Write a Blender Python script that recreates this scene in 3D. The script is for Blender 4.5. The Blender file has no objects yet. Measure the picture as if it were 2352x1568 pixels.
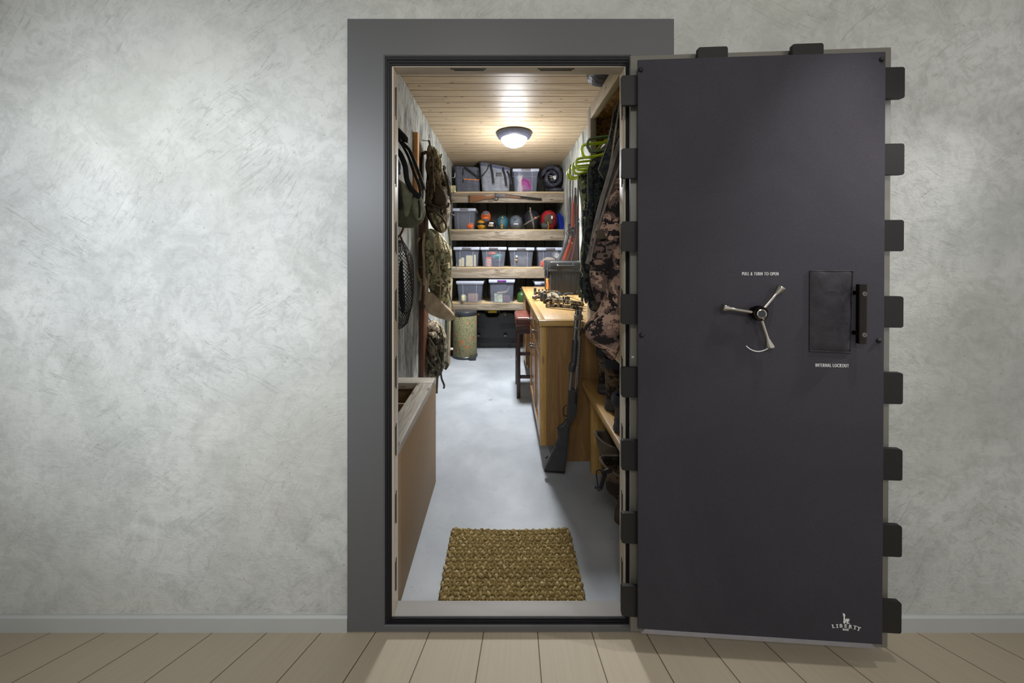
import bpy, bmesh, math, random
from mathutils import Vector, Matrix, noise
random.seed(7)
R = math.radians
# ---------------------------------------------------------------- camera, world, light, exposure
S = 0.0016            # metres per photo pixel at the door frame's front plane
D = 1.25              # camera distance to that plane
EYE = 1.4016          # camera height
SC = bpy.context.scene
cam_d = bpy.data.cameras.new('camera')
cam = bpy.data.objects.new('camera', cam_d); SC.collection.objects.link(cam)
cam.location = (0, -D, EYE); cam.rotation_euler = (R(90), 0, 0)
cam_d.sensor_width = 36; cam_d.lens = (D / S) * 36 / 2352
cam_d.shift_x = (1176 - 1157) / 2352; cam_d.shift_y = (577 - 784) / 2352
cam_d.clip_start = 0.02
SC.camera = cam
SC.view_settings.view_transform = 'Standard'; SC.view_settings.look = 'None'
SC.view_settings.exposure = 0.0; SC.view_settings.gamma = 1
wd = bpy.data.worlds.new('world'); SC.world = wd; wd.use_nodes = True
wd.node_tree.nodes['Background'].inputs[0].default_value = (0.98, 0.99, 1.0, 1)
wd.node_tree.nodes['Background'].inputs[1].default_value = 0.55

def lamp(name, kind, loc, target, power, color, **kw):
    d = bpy.data.lights.new(name, kind); d.energy = power; d.color = color
    for k, v in kw.items(): setattr(d, k, v)
    o = bpy.data.objects.new(name, d); SC.collection.objects.link(o); o.location = loc
    if target is not None:
        o.rotation_euler = (Vector(target) - Vector(loc)).to_track_quat('-Z', 'Y').to_euler()
    return o
# wall washer on the left half of the front wall, softer lamp for the right
lamp('wall_washer_light', 'SPOT', (-1.45, -2.2, 2.1), (-1.22, 0, 1.36), 250, (0.87, 0.93, 1.0), spot_size=R(58), spot_blend=1.0, shadow_soft_size=0.35)
lamp('room_light', 'AREA', (1.5, -2.4, 2.6), (1.4, 0, 1.2), 14, (1.0, 0.95, 0.84), shape='DISK', size=0.7)
lamp('entry_fill_light', 'AREA', (-0.25, -2.3, 2.68), (0.35, 0.5, 0.8), 24, (1.0, 0.98, 0.96), shape='DISK', size=0.5)  # unseen fill, added to brighten the jackets through the doorway
lamp('door_spot_light', 'SPOT', (2.35, -0.46, 2.45), (0.95, -0.1, 0.98), 68, (1.0, 0.98, 0.98), spot_size=R(42), spot_blend=1.0, shadow_soft_size=0.03)
lamp('door_top_light', 'SPOT', (1.2, -0.5, 2.66), (1.05, -0.1, 1.1), 40, (1.0, 0.98, 0.99), spot_size=R(44), spot_blend=1.0, shadow_soft_size=0.03)

# ---------------------------------------------------------------- helpers: pixels to metres at a known depth
def P(px, py, Y):
    k = D / (D + Y)
    return Vector(((px - 1157) * S / k, Y, EYE - (py - 577) * S / k))
def PP(pts, Y): return [P(x, y, Y) for x, y in pts]
def c(r, g, b):
    def f(v):
        v /= 255
        return v / 12.92 if v <= 0.04045 else ((v + 0.055) / 1.055) ** 2.4
    return (f(r), f(g), f(b), 1)

# ---------------------------------------------------------------- materials
class NT:
    def __init__(s, name):
        s.m = bpy.data.materials.new(name); s.m.use_nodes = True
        s.t = s.m.node_tree; s.b = s.t.nodes['Principled BSDF']; s.out = s.t.nodes['Material Output']
        s.tc = s.t.nodes.new('ShaderNodeTexCoord'); s.co = s.tc.outputs['Object']
    def link(s, a, b): s.t.links.new(a, b)
    def n(s, kind, **kw):
        o = s.t.nodes.new('ShaderNode' + kind)
        for k, v in kw.items():
            if hasattr(o, k): setattr(o, k, v)
            else: o.inputs[k].default_value = v
        return o
    def map(s, scale=(1, 1, 1), rot=(0, 0, 0), loc=(0, 0, 0), src=None):
        m = s.n('Mapping'); m.inputs['Scale'].default_value = scale; m.inputs['Rotation'].default_value = rot
        m.inputs['Location'].default_value = loc; s.link(src or s.co, m.inputs['Vector']); return m.outputs[0]
    def noise(s, scale, detail=4, rough=0.55, dist=0, vec=None, out='Fac'):
        n = s.n('TexNoise'); n.inputs['Scale'].default_value = scale; n.inputs['Detail'].default_value = detail
        n.inputs['Roughness'].default_value = rough; n.inputs['Distortion'].default_value = dist
        s.link(vec or s.co, n.inputs['Vector']); return n.outputs[out]
    def ramp(s, fac, stops, mode='LINEAR'):
        r = s.n('ValToRGB'); e = r.color_ramp; e.interpolation = mode
        while len(e.elements) > 1: e.elements.remove(e.elements[-1])
        e.elements[0].position = stops[0][0]; e.elements[0].color = stops[0][1]
        for p, col in stops[1:]:
            x = e.elements.new(p); x.color = col
        s.link(fac, r.inputs[0]); return r.outputs[0]
    def mix(s, fac, a, b, mode='MIX'):
        m = s.n('Mix', data_type='RGBA', blend_type=mode)
        if isinstance(fac, (int, float)): m.inputs[0].default_value = fac
        else: s.link(fac, m.inputs[0])
        for i, v in ((6, a), (7, b)):
            if isinstance(v, tuple): m.inputs[i].default_value = v
            else: s.link(v, m.inputs[i])
        return m.outputs[2]
    def math(s, op, a, b=None):
        m = s.n('Math', operation=op)
        for i, v in ((0, a), (1, b)):
            if v is None: continue
            if isinstance(v, (int, float)): m.inputs[i].default_value = v
            else: s.link(v, m.inputs[i])
        return m.outputs[0]
    def color(s, src):
        if isinstance(src, tuple): s.b.inputs['Base Color'].default_value = src
        else: s.link(src, s.b.inputs['Base Color'])
    def bump(s, h, strength=0.3, dist=0.01, prev=None):
        b = s.n('Bump'); b.inputs['Strength'].default_value = strength; b.inputs['Distance'].default_value = dist
        s.link(h, b.inputs['Height'])
        if prev is not None: s.link(prev, b.inputs['Normal'])
        s.link(b.outputs[0], s.b.inputs['Normal']); return b.outputs[0]
    def set(s, rough=0.5, metal=0, spec=0.5):
        s.b.inputs['Roughness'].default_value = rough; s.b.inputs['Metallic'].default_value = metal
        s.b.inputs['Specular IOR Level'].default_value = spec; return s

def plain(name, col, rough=0.5, metal=0, var=0.12, vs=30, bump=0.0, bs=200, spec=0.5):
    t = NT(name); t.set(rough, metal, spec)
    d = tuple(x * (1 - var) for x in col[:3]) + (1,); l = tuple(min(1, x * (1 + var)) for x in col[:3]) + (1,)
    t.color(t.ramp(t.noise(vs, 3), [(0.35, d), (0.65, l)]))
    if bump: t.bump(t.noise(bs, 2), bump, 0.002)
    return t.m
def wood(name, light, dark, axis='X', grain=60, rough=0.5, knots=0.5, bands=9, knotcol=None, ks=(2.2, 9)):
    """grain runs along AXIS; darker rings, fine pores and a few knots"""
    t = NT(name); t.set(rough)
    sc = {'X': (0.08, 1, 1), 'Y': (1, 0.08, 1), 'Z': (1, 1, 0.08)}[axis]
    v = t.map(sc)
    g1 = t.noise(bands, 3, 0.6, 1.2, v); fine = t.noise(grain * 3, 3, 0.7, 0, v)
    w = t.math('SINE', t.math('MULTIPLY', g1, 38)); w = t.math('MULTIPLY_ADD', w, 0.5); 
    col = t.ramp(g1, [(0.3, dark), (0.5, light), (0.62, tuple(x * 0.85 for x in light[:3]) + (1,)), (0.75, light)])
    col = t.mix(t.ramp(w, [(0.25, (0, 0, 0, 1)), (0.5, (0.45, 0.45, 0.45, 1))]), col, dark)
    col = t.mix(t.ramp(fine, [(0.45, (0.35, 0.35, 0.35, 1)), (0.6, (0, 0, 0, 1))]), col, dark)
    if knots:
        a, b_ = ks
        ksc = {'X': (a, b_, b_), 'Y': (b_, a, b_), 'Z': (b_, b_, a)}[axis]
        vo = t.n('TexVoronoi'); vo.inputs['Scale'].default_value = 1.6; t.link(t.map(ksc), vo.inputs['Vector'])
        col = t.mix(t.ramp(vo.outputs['Distance'], [(0.07, (knots,) * 3 + (1,)), (0.13, (0, 0, 0, 1))]), col, knotcol or c(70, 48, 30))
    t.color(col); t.bump(t.math('ADD', fine, g1), 0.15, 0.002)
    return t.m
def camo(name, cols, scale=9, stretch=(1, 1, 1), pixel=0, rough=0.9, fold=0.5, fine=0.25, fs=12):
    """patches of several colours; pixel > 0 gives a stepped digital pattern"""
    t = NT(name); t.set(rough, 0, 0.2)
    v = t.co
    if pixel:
        sn = t.n('VectorMath', operation='SNAP'); t.link(t.co, sn.inputs[0]); sn.inputs[1].default_value = (pixel,) * 3; v = sn.outputs[0]
    v1 = t.map(stretch, src=v)
    n = len(cols); base = t.noise(scale, 3, 0.6, 0.4, v1)
    lo, hi = 0.36, 0.66
    col = t.ramp(base, [(0, cols[0])] + [(lo + (hi - lo) * i / (n - 1), cols[i]) for i in range(1, n)], 'CONSTANT')
    v2 = t.map(stretch, loc=(5, 3, 1), src=v)
    m2 = t.ramp(t.noise(scale * 1.7, 3, 0.65, 0.6, v2), [(0, (0, 0, 0, 1)), (0.58, (1, 1, 1, 1))], 'CONSTANT')
    col = t.mix(m2, col, cols[0])
    v3 = t.map(stretch, loc=(-4, 8, 2), src=v)
    m3 = t.ramp(t.noise(scale * 2.1, 2, 0.6, 0.3, v3), [(0, (0, 0, 0, 1)), (0.6, (1, 1, 1, 1))], 'CONSTANT')
    col = t.mix(m3, col, cols[-1])
    t.color(col)
    t.bump(t.noise(fs, 3, 0.5, 0.8), fold, 0.02, None)
    return t.m
def fabric(name, col, rough=0.9, fold=0.55, fs=18, weave=0.15, sheen=0.0):
    t = NT(name); t.set(rough, 0, 0.25)
    d = tuple(x * 0.8 for x in col[:3]) + (1,); l = tuple(min(1, x * 1.2) for x in col[:3]) + (1,)
    t.color(t.ramp(t.noise(20, 3), [(0.35, d), (0.65, l)]))
    b = t.bump(t.noise(fs, 3, 0.55, 0.6), fold, 0.015)
    t.bump(t.noise(900, 1), weave, 0.001, b)
    return t.m

M = {}
def build_materials():
    # front wall: trowelled grey plaster
    t = NT('trowelled_plaster'); t.set(0.62, 0, 0.35)
    big = t.noise(1.3, 6, 0.62, 0.8)
    col = t.ramp(big, [(0.3, c(174, 176, 174)), (0.45, c(194, 196, 193)), (0.58, c(206, 207, 204)), (0.75, c(214, 215, 213))])
    n_m = t.noise(4.2, 10, 0.74, 0.7)
    col = t.mix(t.ramp(n_m, [(0.38, (0.6,) * 3 + (1,)), (0.53, (0, 0, 0, 1))]), col, c(168, 170, 166))
    col = t.mix(t.ramp(t.noise(22, 6, 0.75, 0.8), [(0.40, (0.30,) * 3 + (1,)), (0.52, (0, 0, 0, 1))]), col, c(150, 152, 148))
    tint = t.noise(0.9, 2, 0.5, 0.5, t.map(loc=(4, 0, 7)))
    col = t.mix(t.ramp(tint, [(0.4, (0, 0, 0, 1)), (0.65, (0.5,) * 3 + (1,))]), col, c(190, 188, 176))
    # scratches: thin lines out of strongly stretched, distorted noise in two directions
    hs = []
    for rot, loc in ((35, 0), (-28, 3), (58, 9)):
        m1 = t.map((1, 1, 1), (0, R(rot), 0), (loc, 0, 0))
        m = t.map((0.6, 1, 6.5), src=m1)
        nn = t.noise(4.2, 3, 0.5, 1.1, m)
        line = t.ramp(nn, [(0.484, (0, 0, 0, 1)), (0.4965, (1, 1, 1, 1)), (0.503, (1, 1, 1, 1)), (0.515, (0, 0, 0, 1))])
        mask = t.ramp(t.noise(2.6, 3, 0.6, 0, t.map(loc=(loc * 3, 1, 2))), [(0.52, (0, 0, 0, 1)), (0.64, (1, 1, 1, 1))])
        hs.append(t.math('MULTIPLY', line, mask))
    ln = t.math('ADD', t.math('ADD', hs[0], hs[1]), hs[2])
    col = t.mix(t.math('MULTIPLY', ln, 0.3), col, c(110, 112, 106))
    pit = t.n('TexVoronoi'); pit.inputs['Scale'].default_value = 17; t.link(t.co, pit.inputs['Vector'])
    pits = t.ramp(pit.outputs['Distance'], [(0.03, (1, 1, 1, 1)), (0.06, (0, 0, 0, 1))])
    col = t.mix(t.math('MULTIPLY', pits, 0.5), col, c(95, 95, 90))
    t.color(col)
    stroke = t.noise(6, 9, 0.72, 1.6, t.map((1, 1, 1.8), (0, R(28), 0)))
    fine = t.noise(34, 7, 0.74, 0.6, t.map((1, 1, 1.7), (0, R(-25), 0)))
    ridge = t.math('ABSOLUTE', t.math('SUBTRACT', t.noise(9, 5, 0.62, 1.2, t.map((1, 1, 1.7), (0, R(28), 0))), 0.5))
    patch = t.ramp(t.noise(1.7, 4, 0.6, 0.6, t.map(loc=(7, 2, 3))), [(0.42, (0.12,) * 3 + (1,)), (0.62, (1, 1, 1, 1))])
    half = t.math('SUBTRACT', fine, 0.5); fine = t.math('MULTIPLY', half, patch)
    b = t.bump(stroke, 0.34, 0.016); b = t.bump(fine, 0.38, 0.006, b)
    b = t.bump(t.math('MULTIPLY', patch, t.ramp(ridge, [(0, (1, 1, 1, 1)), (0.02, (0.2, 0.2, 0.2, 1)), (0.07, (0, 0, 0, 1))])), 0.2, 0.005, b)
    t.bump(ln, -0.6, 0.005, b)
    M['plaster'] = t.m
    M['baseboard'] = plain('painted_baseboard', c(178, 180, 178), 0.45, 0, 0.03, 3)
    # front floor: wide beige boards, seams fan gently out from a point behind the wall
    t = NT('beige_floor_boards'); t.set(0.55)
    sp = t.n('SeparateXYZ'); t.link(t.co, sp.inputs[0])
    X0, Y0, PITCH, XS = 0.1485, 1.79, 0.1992, -0.0745
    u = t.math('MULTIPLY', t.math('DIVIDE', t.math('SUBTRACT', sp.outputs[0], X0), t.math('SUBTRACT', Y0, sp.outputs[1])), Y0)
    u = t.math('ADD', u, X0); u = t.math('DIVIDE', t.math('SUBTRACT', u, XS), PITCH)
    fr = t.math('FRACT', u); cell = t.math('FLOOR', u)
    edge = t.math('MINIMUM', fr, t.math('SUBTRACT', 1.0, fr))
    wn = t.n('TexWhiteNoise', noise_dimensions='1D'); t.link(cell, wn.inputs['W'])
    cx = t.n('CombineXYZ'); t.link(fr, cx.inputs[0]); t.link(sp.outputs[1], cx.inputs[1]); t.link(t.math('MULTIPLY', cell, 3.7), cx.inputs[2])
    gr = t.noise(3.0, 6, 0.6, 0.5, t.map((5, 0.7, 1), src=cx.outputs[0]))
    col = t.ramp(gr, [(0.3, c(166, 154, 134)), (0.7, c(172, 160, 140))])
    col = t.mix(t.math('MULTIPLY', wn.outputs['Value'], 0.06), col, c(170, 156, 130))
    col = t.mix(t.ramp(edge, [(0.004, (1, 1, 1, 1)), (0.011, (0, 0, 0, 1))]), col, c(66, 48, 28))
    t.color(col); t.bump(t.ramp(edge, [(0.0, (0, 0, 0, 1)), (0.02, (1, 1, 1, 1))]), 0.4, 0.002)
    M['boards'] = t.m
    # interior
    t = NT('board_formed_concrete'); t.set(0.75, 0, 0.3)
    v = t.map((1, 1, 0.22)); n1 = t.noise(11, 8, 0.72, 0.8, v)
    col = t.ramp(n1, [(0.32, c(84, 86, 82)), (0.45, c(136, 138, 133)), (0.56, c(176, 178, 172)), (0.72, c(206, 207, 202))])
    col = t.mix(t.ramp(t.noise(60, 3, 0.6, 0, v), [(0.33, (0.8,) * 3 + (1,)), (0.43, (0, 0, 0, 1))]), col, c(58, 59, 56))
    t.color(col); t.bump(n1, 0.4, 0.01); M['concrete'] = t.m
    t = NT('dark_concrete'); t.set(0.8, 0, 0.2)
    n1 = t.noise(6, 7, 0.7, 0.6, t.map((1, 1, 0.4)))
    sp = t.n('SeparateXYZ'); t.link(t.co, sp.inputs[0])
    fr = t.math('FRACT', t.math('MULTIPLY', sp.outputs[0], 3.4)); e = t.math('MINIMUM', fr, t.math('SUBTRACT', 1.0, fr))
    col = t.ramp(n1, [(0.3, c(62, 62, 58)), (0.7, c(118, 118, 110))])
    col = t.mix(t.ramp(e, [(0.015, (1, 1, 1, 1)), (0.03, (0, 0, 0, 1))]), col, c(30, 30, 28))
    t.color(col); t.bump(n1, 0.3, 0.01); M['concrete_dark'] = t.m
    t = NT('sealed_grey_floor'); t.set(0.34, 0, 0.45)
    n1 = t.noise(2.0, 6, 0.6, 0.25); n2 = t.noise(9, 4, 0.6, 0.2)
    col = t.ramp(n1, [(0.3, c(146, 151, 157)), (0.5, c(162, 167, 174)), (0.7, c(180, 184, 189))])
    col = t.mix(t.ramp(n2, [(0.6, (0, 0, 0, 1)), (0.75, (0.3,) * 3 + (1,))]), col, c(120, 118, 112))
    sv = t.n('TexVoronoi'); sv.inputs['Scale'].default_value = 26; t.link(t.co, sv.inputs['Vector'])
    col = t.mix(t.ramp(sv.outputs['Distance'], [(0.035, (1, 1, 1, 1)), (0.06, (0, 0, 0, 1))]), col, c(70, 68, 66))
    sv2 = t.n('TexVoronoi'); sv2.inputs['Scale'].default_value = 2.7; t.link(t.map(loc=(0.4, 0.2, 0)), sv2.inputs['Vector'])
    col = t.mix(t.ramp(sv2.outputs['Distance'], [(0.05, (0.5,) * 3 + (1,)), (0.075, (0, 0, 0, 1))]), col, c(120, 112, 88))
    t.color(col); r = t.ramp(n1, [(0.3, (0.28,) * 3 + (1,)), (0.7, (0.42,) * 3 + (1,))]); t.link(r, t.b.inputs['Roughness'])
    M['vaultfloor'] = t.m
    # pine board ceiling: boards run across the room
    t = NT('pine_ceiling_boards'); t.set(0.42, 0, 0.28)
    sp = t.n('SeparateXYZ'); t.link(t.co, sp.inputs[0])
    q = t.math('DIVIDE', sp.outputs[1], 0.1025); fr = t.math('FRACT', q); cell = t.math('FLOOR', q)
    e = t.math('MINIMUM', fr, t.math('SUBTRACT', 1.0, fr))
    cx = t.n('CombineXYZ'); t.link(sp.outputs[0], cx.inputs[0]); t.link(fr, cx.inputs[1]); t.link(t.math('MULTIPLY', cell, 7.3), cx.inputs[2])
    g = t.noise(2.2, 5, 0.6, 1.0, t.map((1, 2.2, 1), src=cx.outputs[0]))
    wn = t.n('TexWhiteNoise', noise_dimensions='1D'); t.link(cell, wn.inputs['W'])
    col = t.ramp(g, [(0.3, c(156, 137, 108)), (0.5, c(182, 164, 136)), (0.7, c(200, 186, 160))])
    col = t.mix(t.math('MULTIPLY', wn.outputs['Value'], 0.3), col, c(176, 156, 134))
    fine = t.noise(4, 4, 0.7, 0.3, t.map((1.2, 16, 1), src=cx.outputs[0]))
    col = t.mix(t.ramp(fine, [(0.34, (0.5,) * 3 + (1,)), (0.46, (0, 0, 0, 1))]), col, c(150, 118, 86))
    vo = t.n('TexVoronoi'); vo.inputs['Scale'].default_value = 1.0; t.link(t.map((7, 1.7, 1), src=cx.outputs[0]), vo.inputs['Vector'])
    col = t.mix(t.ramp(vo.outputs['Distance'], [(0.07, (0.9,) * 3 + (1,)), (0.13, (0, 0, 0, 1))]), col, c(96, 70, 48))
    col = t.mix(t.ramp(e, [(0.02, (0.8,) * 3 + (1,)), (0.05, (0, 0, 0, 1))]), col, c(92, 72, 52))
    t.color(col); t.bump(t.ramp(e, [(0, (0, 0, 0, 1)), (0.07, (1, 1, 1, 1))]), 0.6, 0.006); M['ceiling'] = t.m
    # frame and leaf
    def speckle(name, col, rough, amt=0.1, metal=0.0, spec=0.5):
        t = NT(name); t.set(rough, metal, spec)
        d = tuple(x * (1 - amt) for x in col[:3]) + (1,); l = tuple(min(1, x * (1 + amt)) for x in col[:3]) + (1,)
        t.color(t.ramp(t.noise(700, 2, 0.6), [(0.35, d), (0.65, l)])); t.bump(t.noise(500, 2), 0.12, 0.0006); return t.m
    M['frame'] = speckle('textured_grey_enamel', c(92, 92, 93), 0.42)
    M['rim'] = speckle('textured_grey_plate', c(118, 115, 107), 0.42)
    M['bolt'] = speckle('black_satin_steel', c(35, 33, 33), 0.5, 0.25, spec=0.3)
    M['jamb'] = speckle('putty_enamel', c(196, 184, 166), 0.4, 0.05)
    M['sill'] = speckle('satin_steel', c(158, 155, 152), 0.6, 0.06, 0.15)
    M['gasket'] = plain('black_rubber', c(24, 23, 27), 0.55, spec=0.35)
    t = NT('charcoal_felt'); t.set(0.95, 0, 0.15)
    n = t.noise(1.5, 5, 0.6, 0.8); col = t.ramp(n, [(0.35, c(62, 61, 66)), (0.65, c(72, 69, 76))])
    nf = t.noise(260, 2, 0.6, 0, t.map((1, 1, 2.5)))
    col = t.mix(t.ramp(nf, [(0.4, (0.4,) * 3 + (1,)), (0.6, (0, 0, 0, 1))]), col, c(52, 50, 58))
    t.color(col); t.bump(nf, 0.15, 0.001); M['felt'] = t.m
    M['pouchfab'] = fabric('black_nylon', c(52, 49, 54), 0.55, 0.25, 18)
    M['chrome'] = plain('polished_nickel', c(205, 198, 186), 0.14, 1.0, 0.04)
    M['darkchrome'] = plain('black_chrome', c(58, 52, 48), 0.12, 1.0, 0.05)
    M['white'] = plain('white_print', c(226, 226, 224), 0.6, 0, 0.02)
    M['flange'] = plain('grey_metal_edge', c(150, 149, 156), 0.35, 0.2, 0.05)
    M['slot'] = plain('slot_black', c(18, 17, 17), 0.6)
    # woods
    M['pine'] = wood('grey_sawn_pine', c(180, 168, 152), c(112, 98, 80), 'X', knots=0.9)
    M['pine_edge'] = wood('pale_plywood_edge', c(214, 194, 158), c(184, 158, 118), 'X', knots=0)
    M['pine_y'] = wood('pale_pine_lumber', c(214, 196, 160), c(168, 146, 108), 'Y', knots=0.7)
    M['pine_z'] = wood('pale_pine_post', c(206, 200, 188), c(160, 150, 134), 'Z', knots=0.3)
    M['yellow_y'] = wood('varnished_yellow_pine', c(190, 156, 96), c(150, 112, 58), 'Y', knots=0.8, rough=0.35)
    M['yellow_x'] = wood('varnished_yellow_pine_cross', c(190, 156, 96), c(150, 112, 58), 'X', knots=0.8, rough=0.35)
    M['yellow_z'] = wood('varnished_yellow_pine_upright', c(196, 158, 92), c(150, 112, 56), 'Z', knots=0.5, rough=0.4)
    M['maple'] = wood('worktop_plywood', c(192, 158, 104), c(170, 134, 82), 'Y', bands=5, knots=0, rough=0.35)
    M['oak'] = wood('oak_panel', c(146, 112, 68), c(104, 74, 40), 'Z', bands=7, knots=0.2, rough=0.45)
    M['hickory'] = wood('glossy_cabinet_wood', c(170, 128, 82), c(120, 80, 46), 'Z', bands=5, knots=0.6, rough=0.22)
    M['redwood'] = wood('reddish_board', c(110, 72, 50), c(74, 46, 30), 'Z', knots=0.5)
    M['orangewood'] = plain('fresh_sawn_board', c(222, 166, 110), 0.7, 0, 0.1, 60)
    M['greywood'] = wood('weathered_grey_lumber', c(196, 188, 176), c(132, 124, 112), 'Y', knots=0.7, ks=(3, 9))
    M['greywood_x'] = wood('weathered_grey_lumber_cross', c(196, 188, 176), c(132, 124, 112), 'X', knots=0.6, ks=(3, 9))
    t = NT('tan_hardboard'); t.set(0.6, 0, 0.3)
    col = t.mix(t.ramp(t.noise(300, 2), [(0.4, (0.35,) * 3 + (1,)), (0.6, (0, 0, 0, 1))]), c(154, 128, 96), c(120, 98, 70)); t.color(col); M['hardboard'] = t.m
    t = NT('oriented_strand_board'); t.set(0.6, 0, 0.3)
    vo = t.n('TexVoronoi'); vo.inputs['Scale'].default_value = 60; t.link(t.map((1, 0.5, 1)), vo.inputs['Vector'])
    bw = t.n('RGBToBW'); t.link(vo.outputs['Color'], bw.inputs[0])
    t.color(t.ramp(bw.outputs[0], [(0.2, c(112, 76, 26)), (0.5, c(152, 110, 46)), (0.9, c(176, 134, 66))])); M['osb'] = t.m
    M['walnut'] = wood('walnut_stock', c(112, 62, 30), c(70, 34, 16), 'X', knots=0, rough=0.3)
    M['tanstock'] = wood('honey_brown_stock', c(134, 84, 38), c(96, 56, 22), 'X', knots=0, rough=0.55)
    M['orangestock'] = wood('orange_wood_stock', c(116, 50, 32), c(88, 34, 22), 'Z', knots=0, rough=0.25)
    M['redstock'] = wood('dark_red_wood_stock', c(60, 36, 31), c(38, 23, 20), 'Z', knots=0, rough=0.25)
    M['steel'] = plain('blued_steel', c(44, 41, 40), 0.4, 0.35, 0.1)
    M['greysteel'] = plain('grey_satin_barrel', c(116, 112, 106), 0.4, 0.6, 0.06)
    M['blackpoly'] = plain('black_polymer', c(48, 48, 50), 0.5, 0, 0.1, 40, 0.15, 300)
    M['blackgloss'] = plain('black_moulded_plastic', c(50, 53, 56), 0.34, 0, 0.08)
    M['caseplastic'] = plain('charcoal_case_plastic', c(44, 44, 44), 0.5, 0, 0.1, 40, 0.1, 300)
    M['yellow'] = plain('yellow_plastic', c(226, 190, 30), 0.4)
    M['orange'] = plain('orange_plastic', c(224, 128, 52), 0.5)
    M['mahogany'] = plain('dark_mahogany', c(58, 34, 30), 0.3)
    M['leather'] = plain('brown_leather', c(98, 54, 45), 0.3, 0, 0.15, 12, 0.2, 60)
    M['brass'] = plain('brass_tacks', c(160, 130, 90), 0.3, 1)
    M['hook'] = plain('zinc_wire', c(170, 176, 184), 0.3, 0.9)
    M['lampring'] = plain('bronze_lamp_ring', c(84, 86, 100), 0.4, 0.1)
    # bins
    def clear(name, col, alpha, rough=0.15):
        t = NT(name); t.set(rough, 0, 0.6); t.color(col)
        tr = t.n('BsdfTransparent'); mx = t.n('MixShader'); mx.inputs[0].default_value = alpha
        t.link(tr.outputs[0], mx.inputs[1]); t.link(t.b.outputs[0], mx.inputs[2]); t.link(mx.outputs[0], t.out.inputs[0]); return t.m
    M['clear'] = clear('clear_plastic', c(186, 194, 220), 0.13, 0.1)
    M['cleartint'] = clear('clear_plastic_rib', c(212, 216, 226), 0.5)
    M['lid'] = clear('milky_plastic_lid', c(206, 214, 236), 0.75, 0.3)
    M['greyhandle'] = plain('grey_plastic_handle', c(128, 124, 134), 0.35)
    M['purple'] = plain('purple_latch', c(112, 42, 140), 0.4)
    # fabrics
    M['charfab'] = fabric('charcoal_cooler_cloth', c(86, 88, 100), 0.7, 0.1)
    M['lightfab'] = fabric('pale_grey_cooler_cloth', c(132, 136, 147), 0.5, 0.08)
    M['strap'] = fabric('black_webbing', c(36, 36, 40), 0.6, 0.05)
    M['orangefab'] = fabric('orange_cloth', c(226, 112, 54))
    M['yellowfab'] = fabric('mustard_cloth', c(204, 150, 40), 0.6)
    M['tealfab'] = fabric('teal_cloth', c(52, 98, 118), 0.5)
    M['greyfab'] = fabric('blue_grey_cloth', c(104, 112, 124), 0.5)
    M['blackfab'] = fabric('black_shell_cloth', c(40, 41, 48), 0.5)
    M['redfab'] = fabric('red_quilted_cloth', c(170, 42, 50), 0.5)
    M['bluefab'] = fabric('bright_blue_tarp', c(30, 56, 170), 0.4)
    M['whitefab'] = fabric('white_cloth', c(214, 214, 212), 0.6)
    M['quilt'] = fabric('black_puffy_nylon', c(58, 59, 70), 0.34, 0.9, 26)
    M['olive'] = fabric('olive_canvas', c(140, 142, 120), 0.8, 0.6)
    M['darkolive'] = fabric('dark_olive_canvas', c(92, 92, 76), 0.8, 0.6)
    M['brownfab'] = fabric('dark_brown_cloth', c(82, 72, 62), 0.85)
    M['tan'] = fabric('tan_padding_cloth', c(168, 150, 126), 0.9, 0.1)
    M['tanstrap'] = fabric('khaki_webbing', c(158, 144, 118), 0.8, 0.05)
    M['greycloth'] = fabric('taupe_lining_cloth', c(120, 114, 108), 0.8, 0.3)
    M['green'] = plain('green_canister_paint', c(54, 88, 40), 0.35)
    M['lime'] = plain('lime_plastic', c(200, 226, 36), 0.35, 0, 0.04)
    M['forest'] = plain('dark_green_plastic', c(70, 92, 52), 0.4, 0, 0.04)
    M['multicam'] = camo('green_tan_camouflage', [c(84, 74, 56), c(128, 126, 92), c(168, 158, 128), c(116, 122, 86), c(190, 180, 154)], 12, fold=0.9, fs=10)
    M['browncam'] = camo('brown_woodland_camouflage', [c(48, 42, 36), c(104, 94, 78), c(140, 128, 108), c(88, 84, 66), c(168, 158, 138)], 17, (1, 1, 0.55), fold=0.9, fs=11)
    M['digicam'] = camo('brown_digital_camouflage', [c(40, 35, 36), c(108, 90, 82), c(176, 146, 128), c(96, 80, 72), c(140, 114, 102)], 8, (0.7, 1, 1.2), 0.0055, fold=1.0, fs=7)
    M['darkcam'] = camo('dark_green_camouflage', [c(28, 30, 36), c(62, 66, 58), c(40, 44, 52), c(98, 96, 80), c(48, 52, 46)], 9, fold=0.7)
    M['leafcam'] = camo('green_leaf_camouflage', [c(36, 42, 48), c(88, 96, 68), c(124, 130, 94), c(56, 66, 60), c(168, 168, 130)], 14, (1, 1, 0.7), fold=0.8)
    M['bootcam'] = camo('muddy_boot_camouflage', [c(38, 32, 28), c(82, 68, 54), c(104, 88, 70), c(58, 50, 42), c(70, 58, 48)], 12)
    t = NT('bark_leaf_camouflage_print'); t.set(0.7, 0, 0.3)
    v = t.map((1.4, 1.4, 0.55), (0, R(14), 0)); nn = t.noise(15, 6, 0.7, 1.6, v)
    col = t.ramp(nn, [(0.34, c(36, 38, 28)), (0.41, c(110, 110, 80)), (0.47, c(158, 154, 118)), (0.53, c(70, 74, 50)), (0.57, c(170, 164, 130)), (0.64, c(40, 42, 30)), (0.7, c(140, 136, 104))])
    lf = t.noise(9, 3, 0.55, 1.6, t.map(loc=(2, 1, 5.3)))
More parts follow.
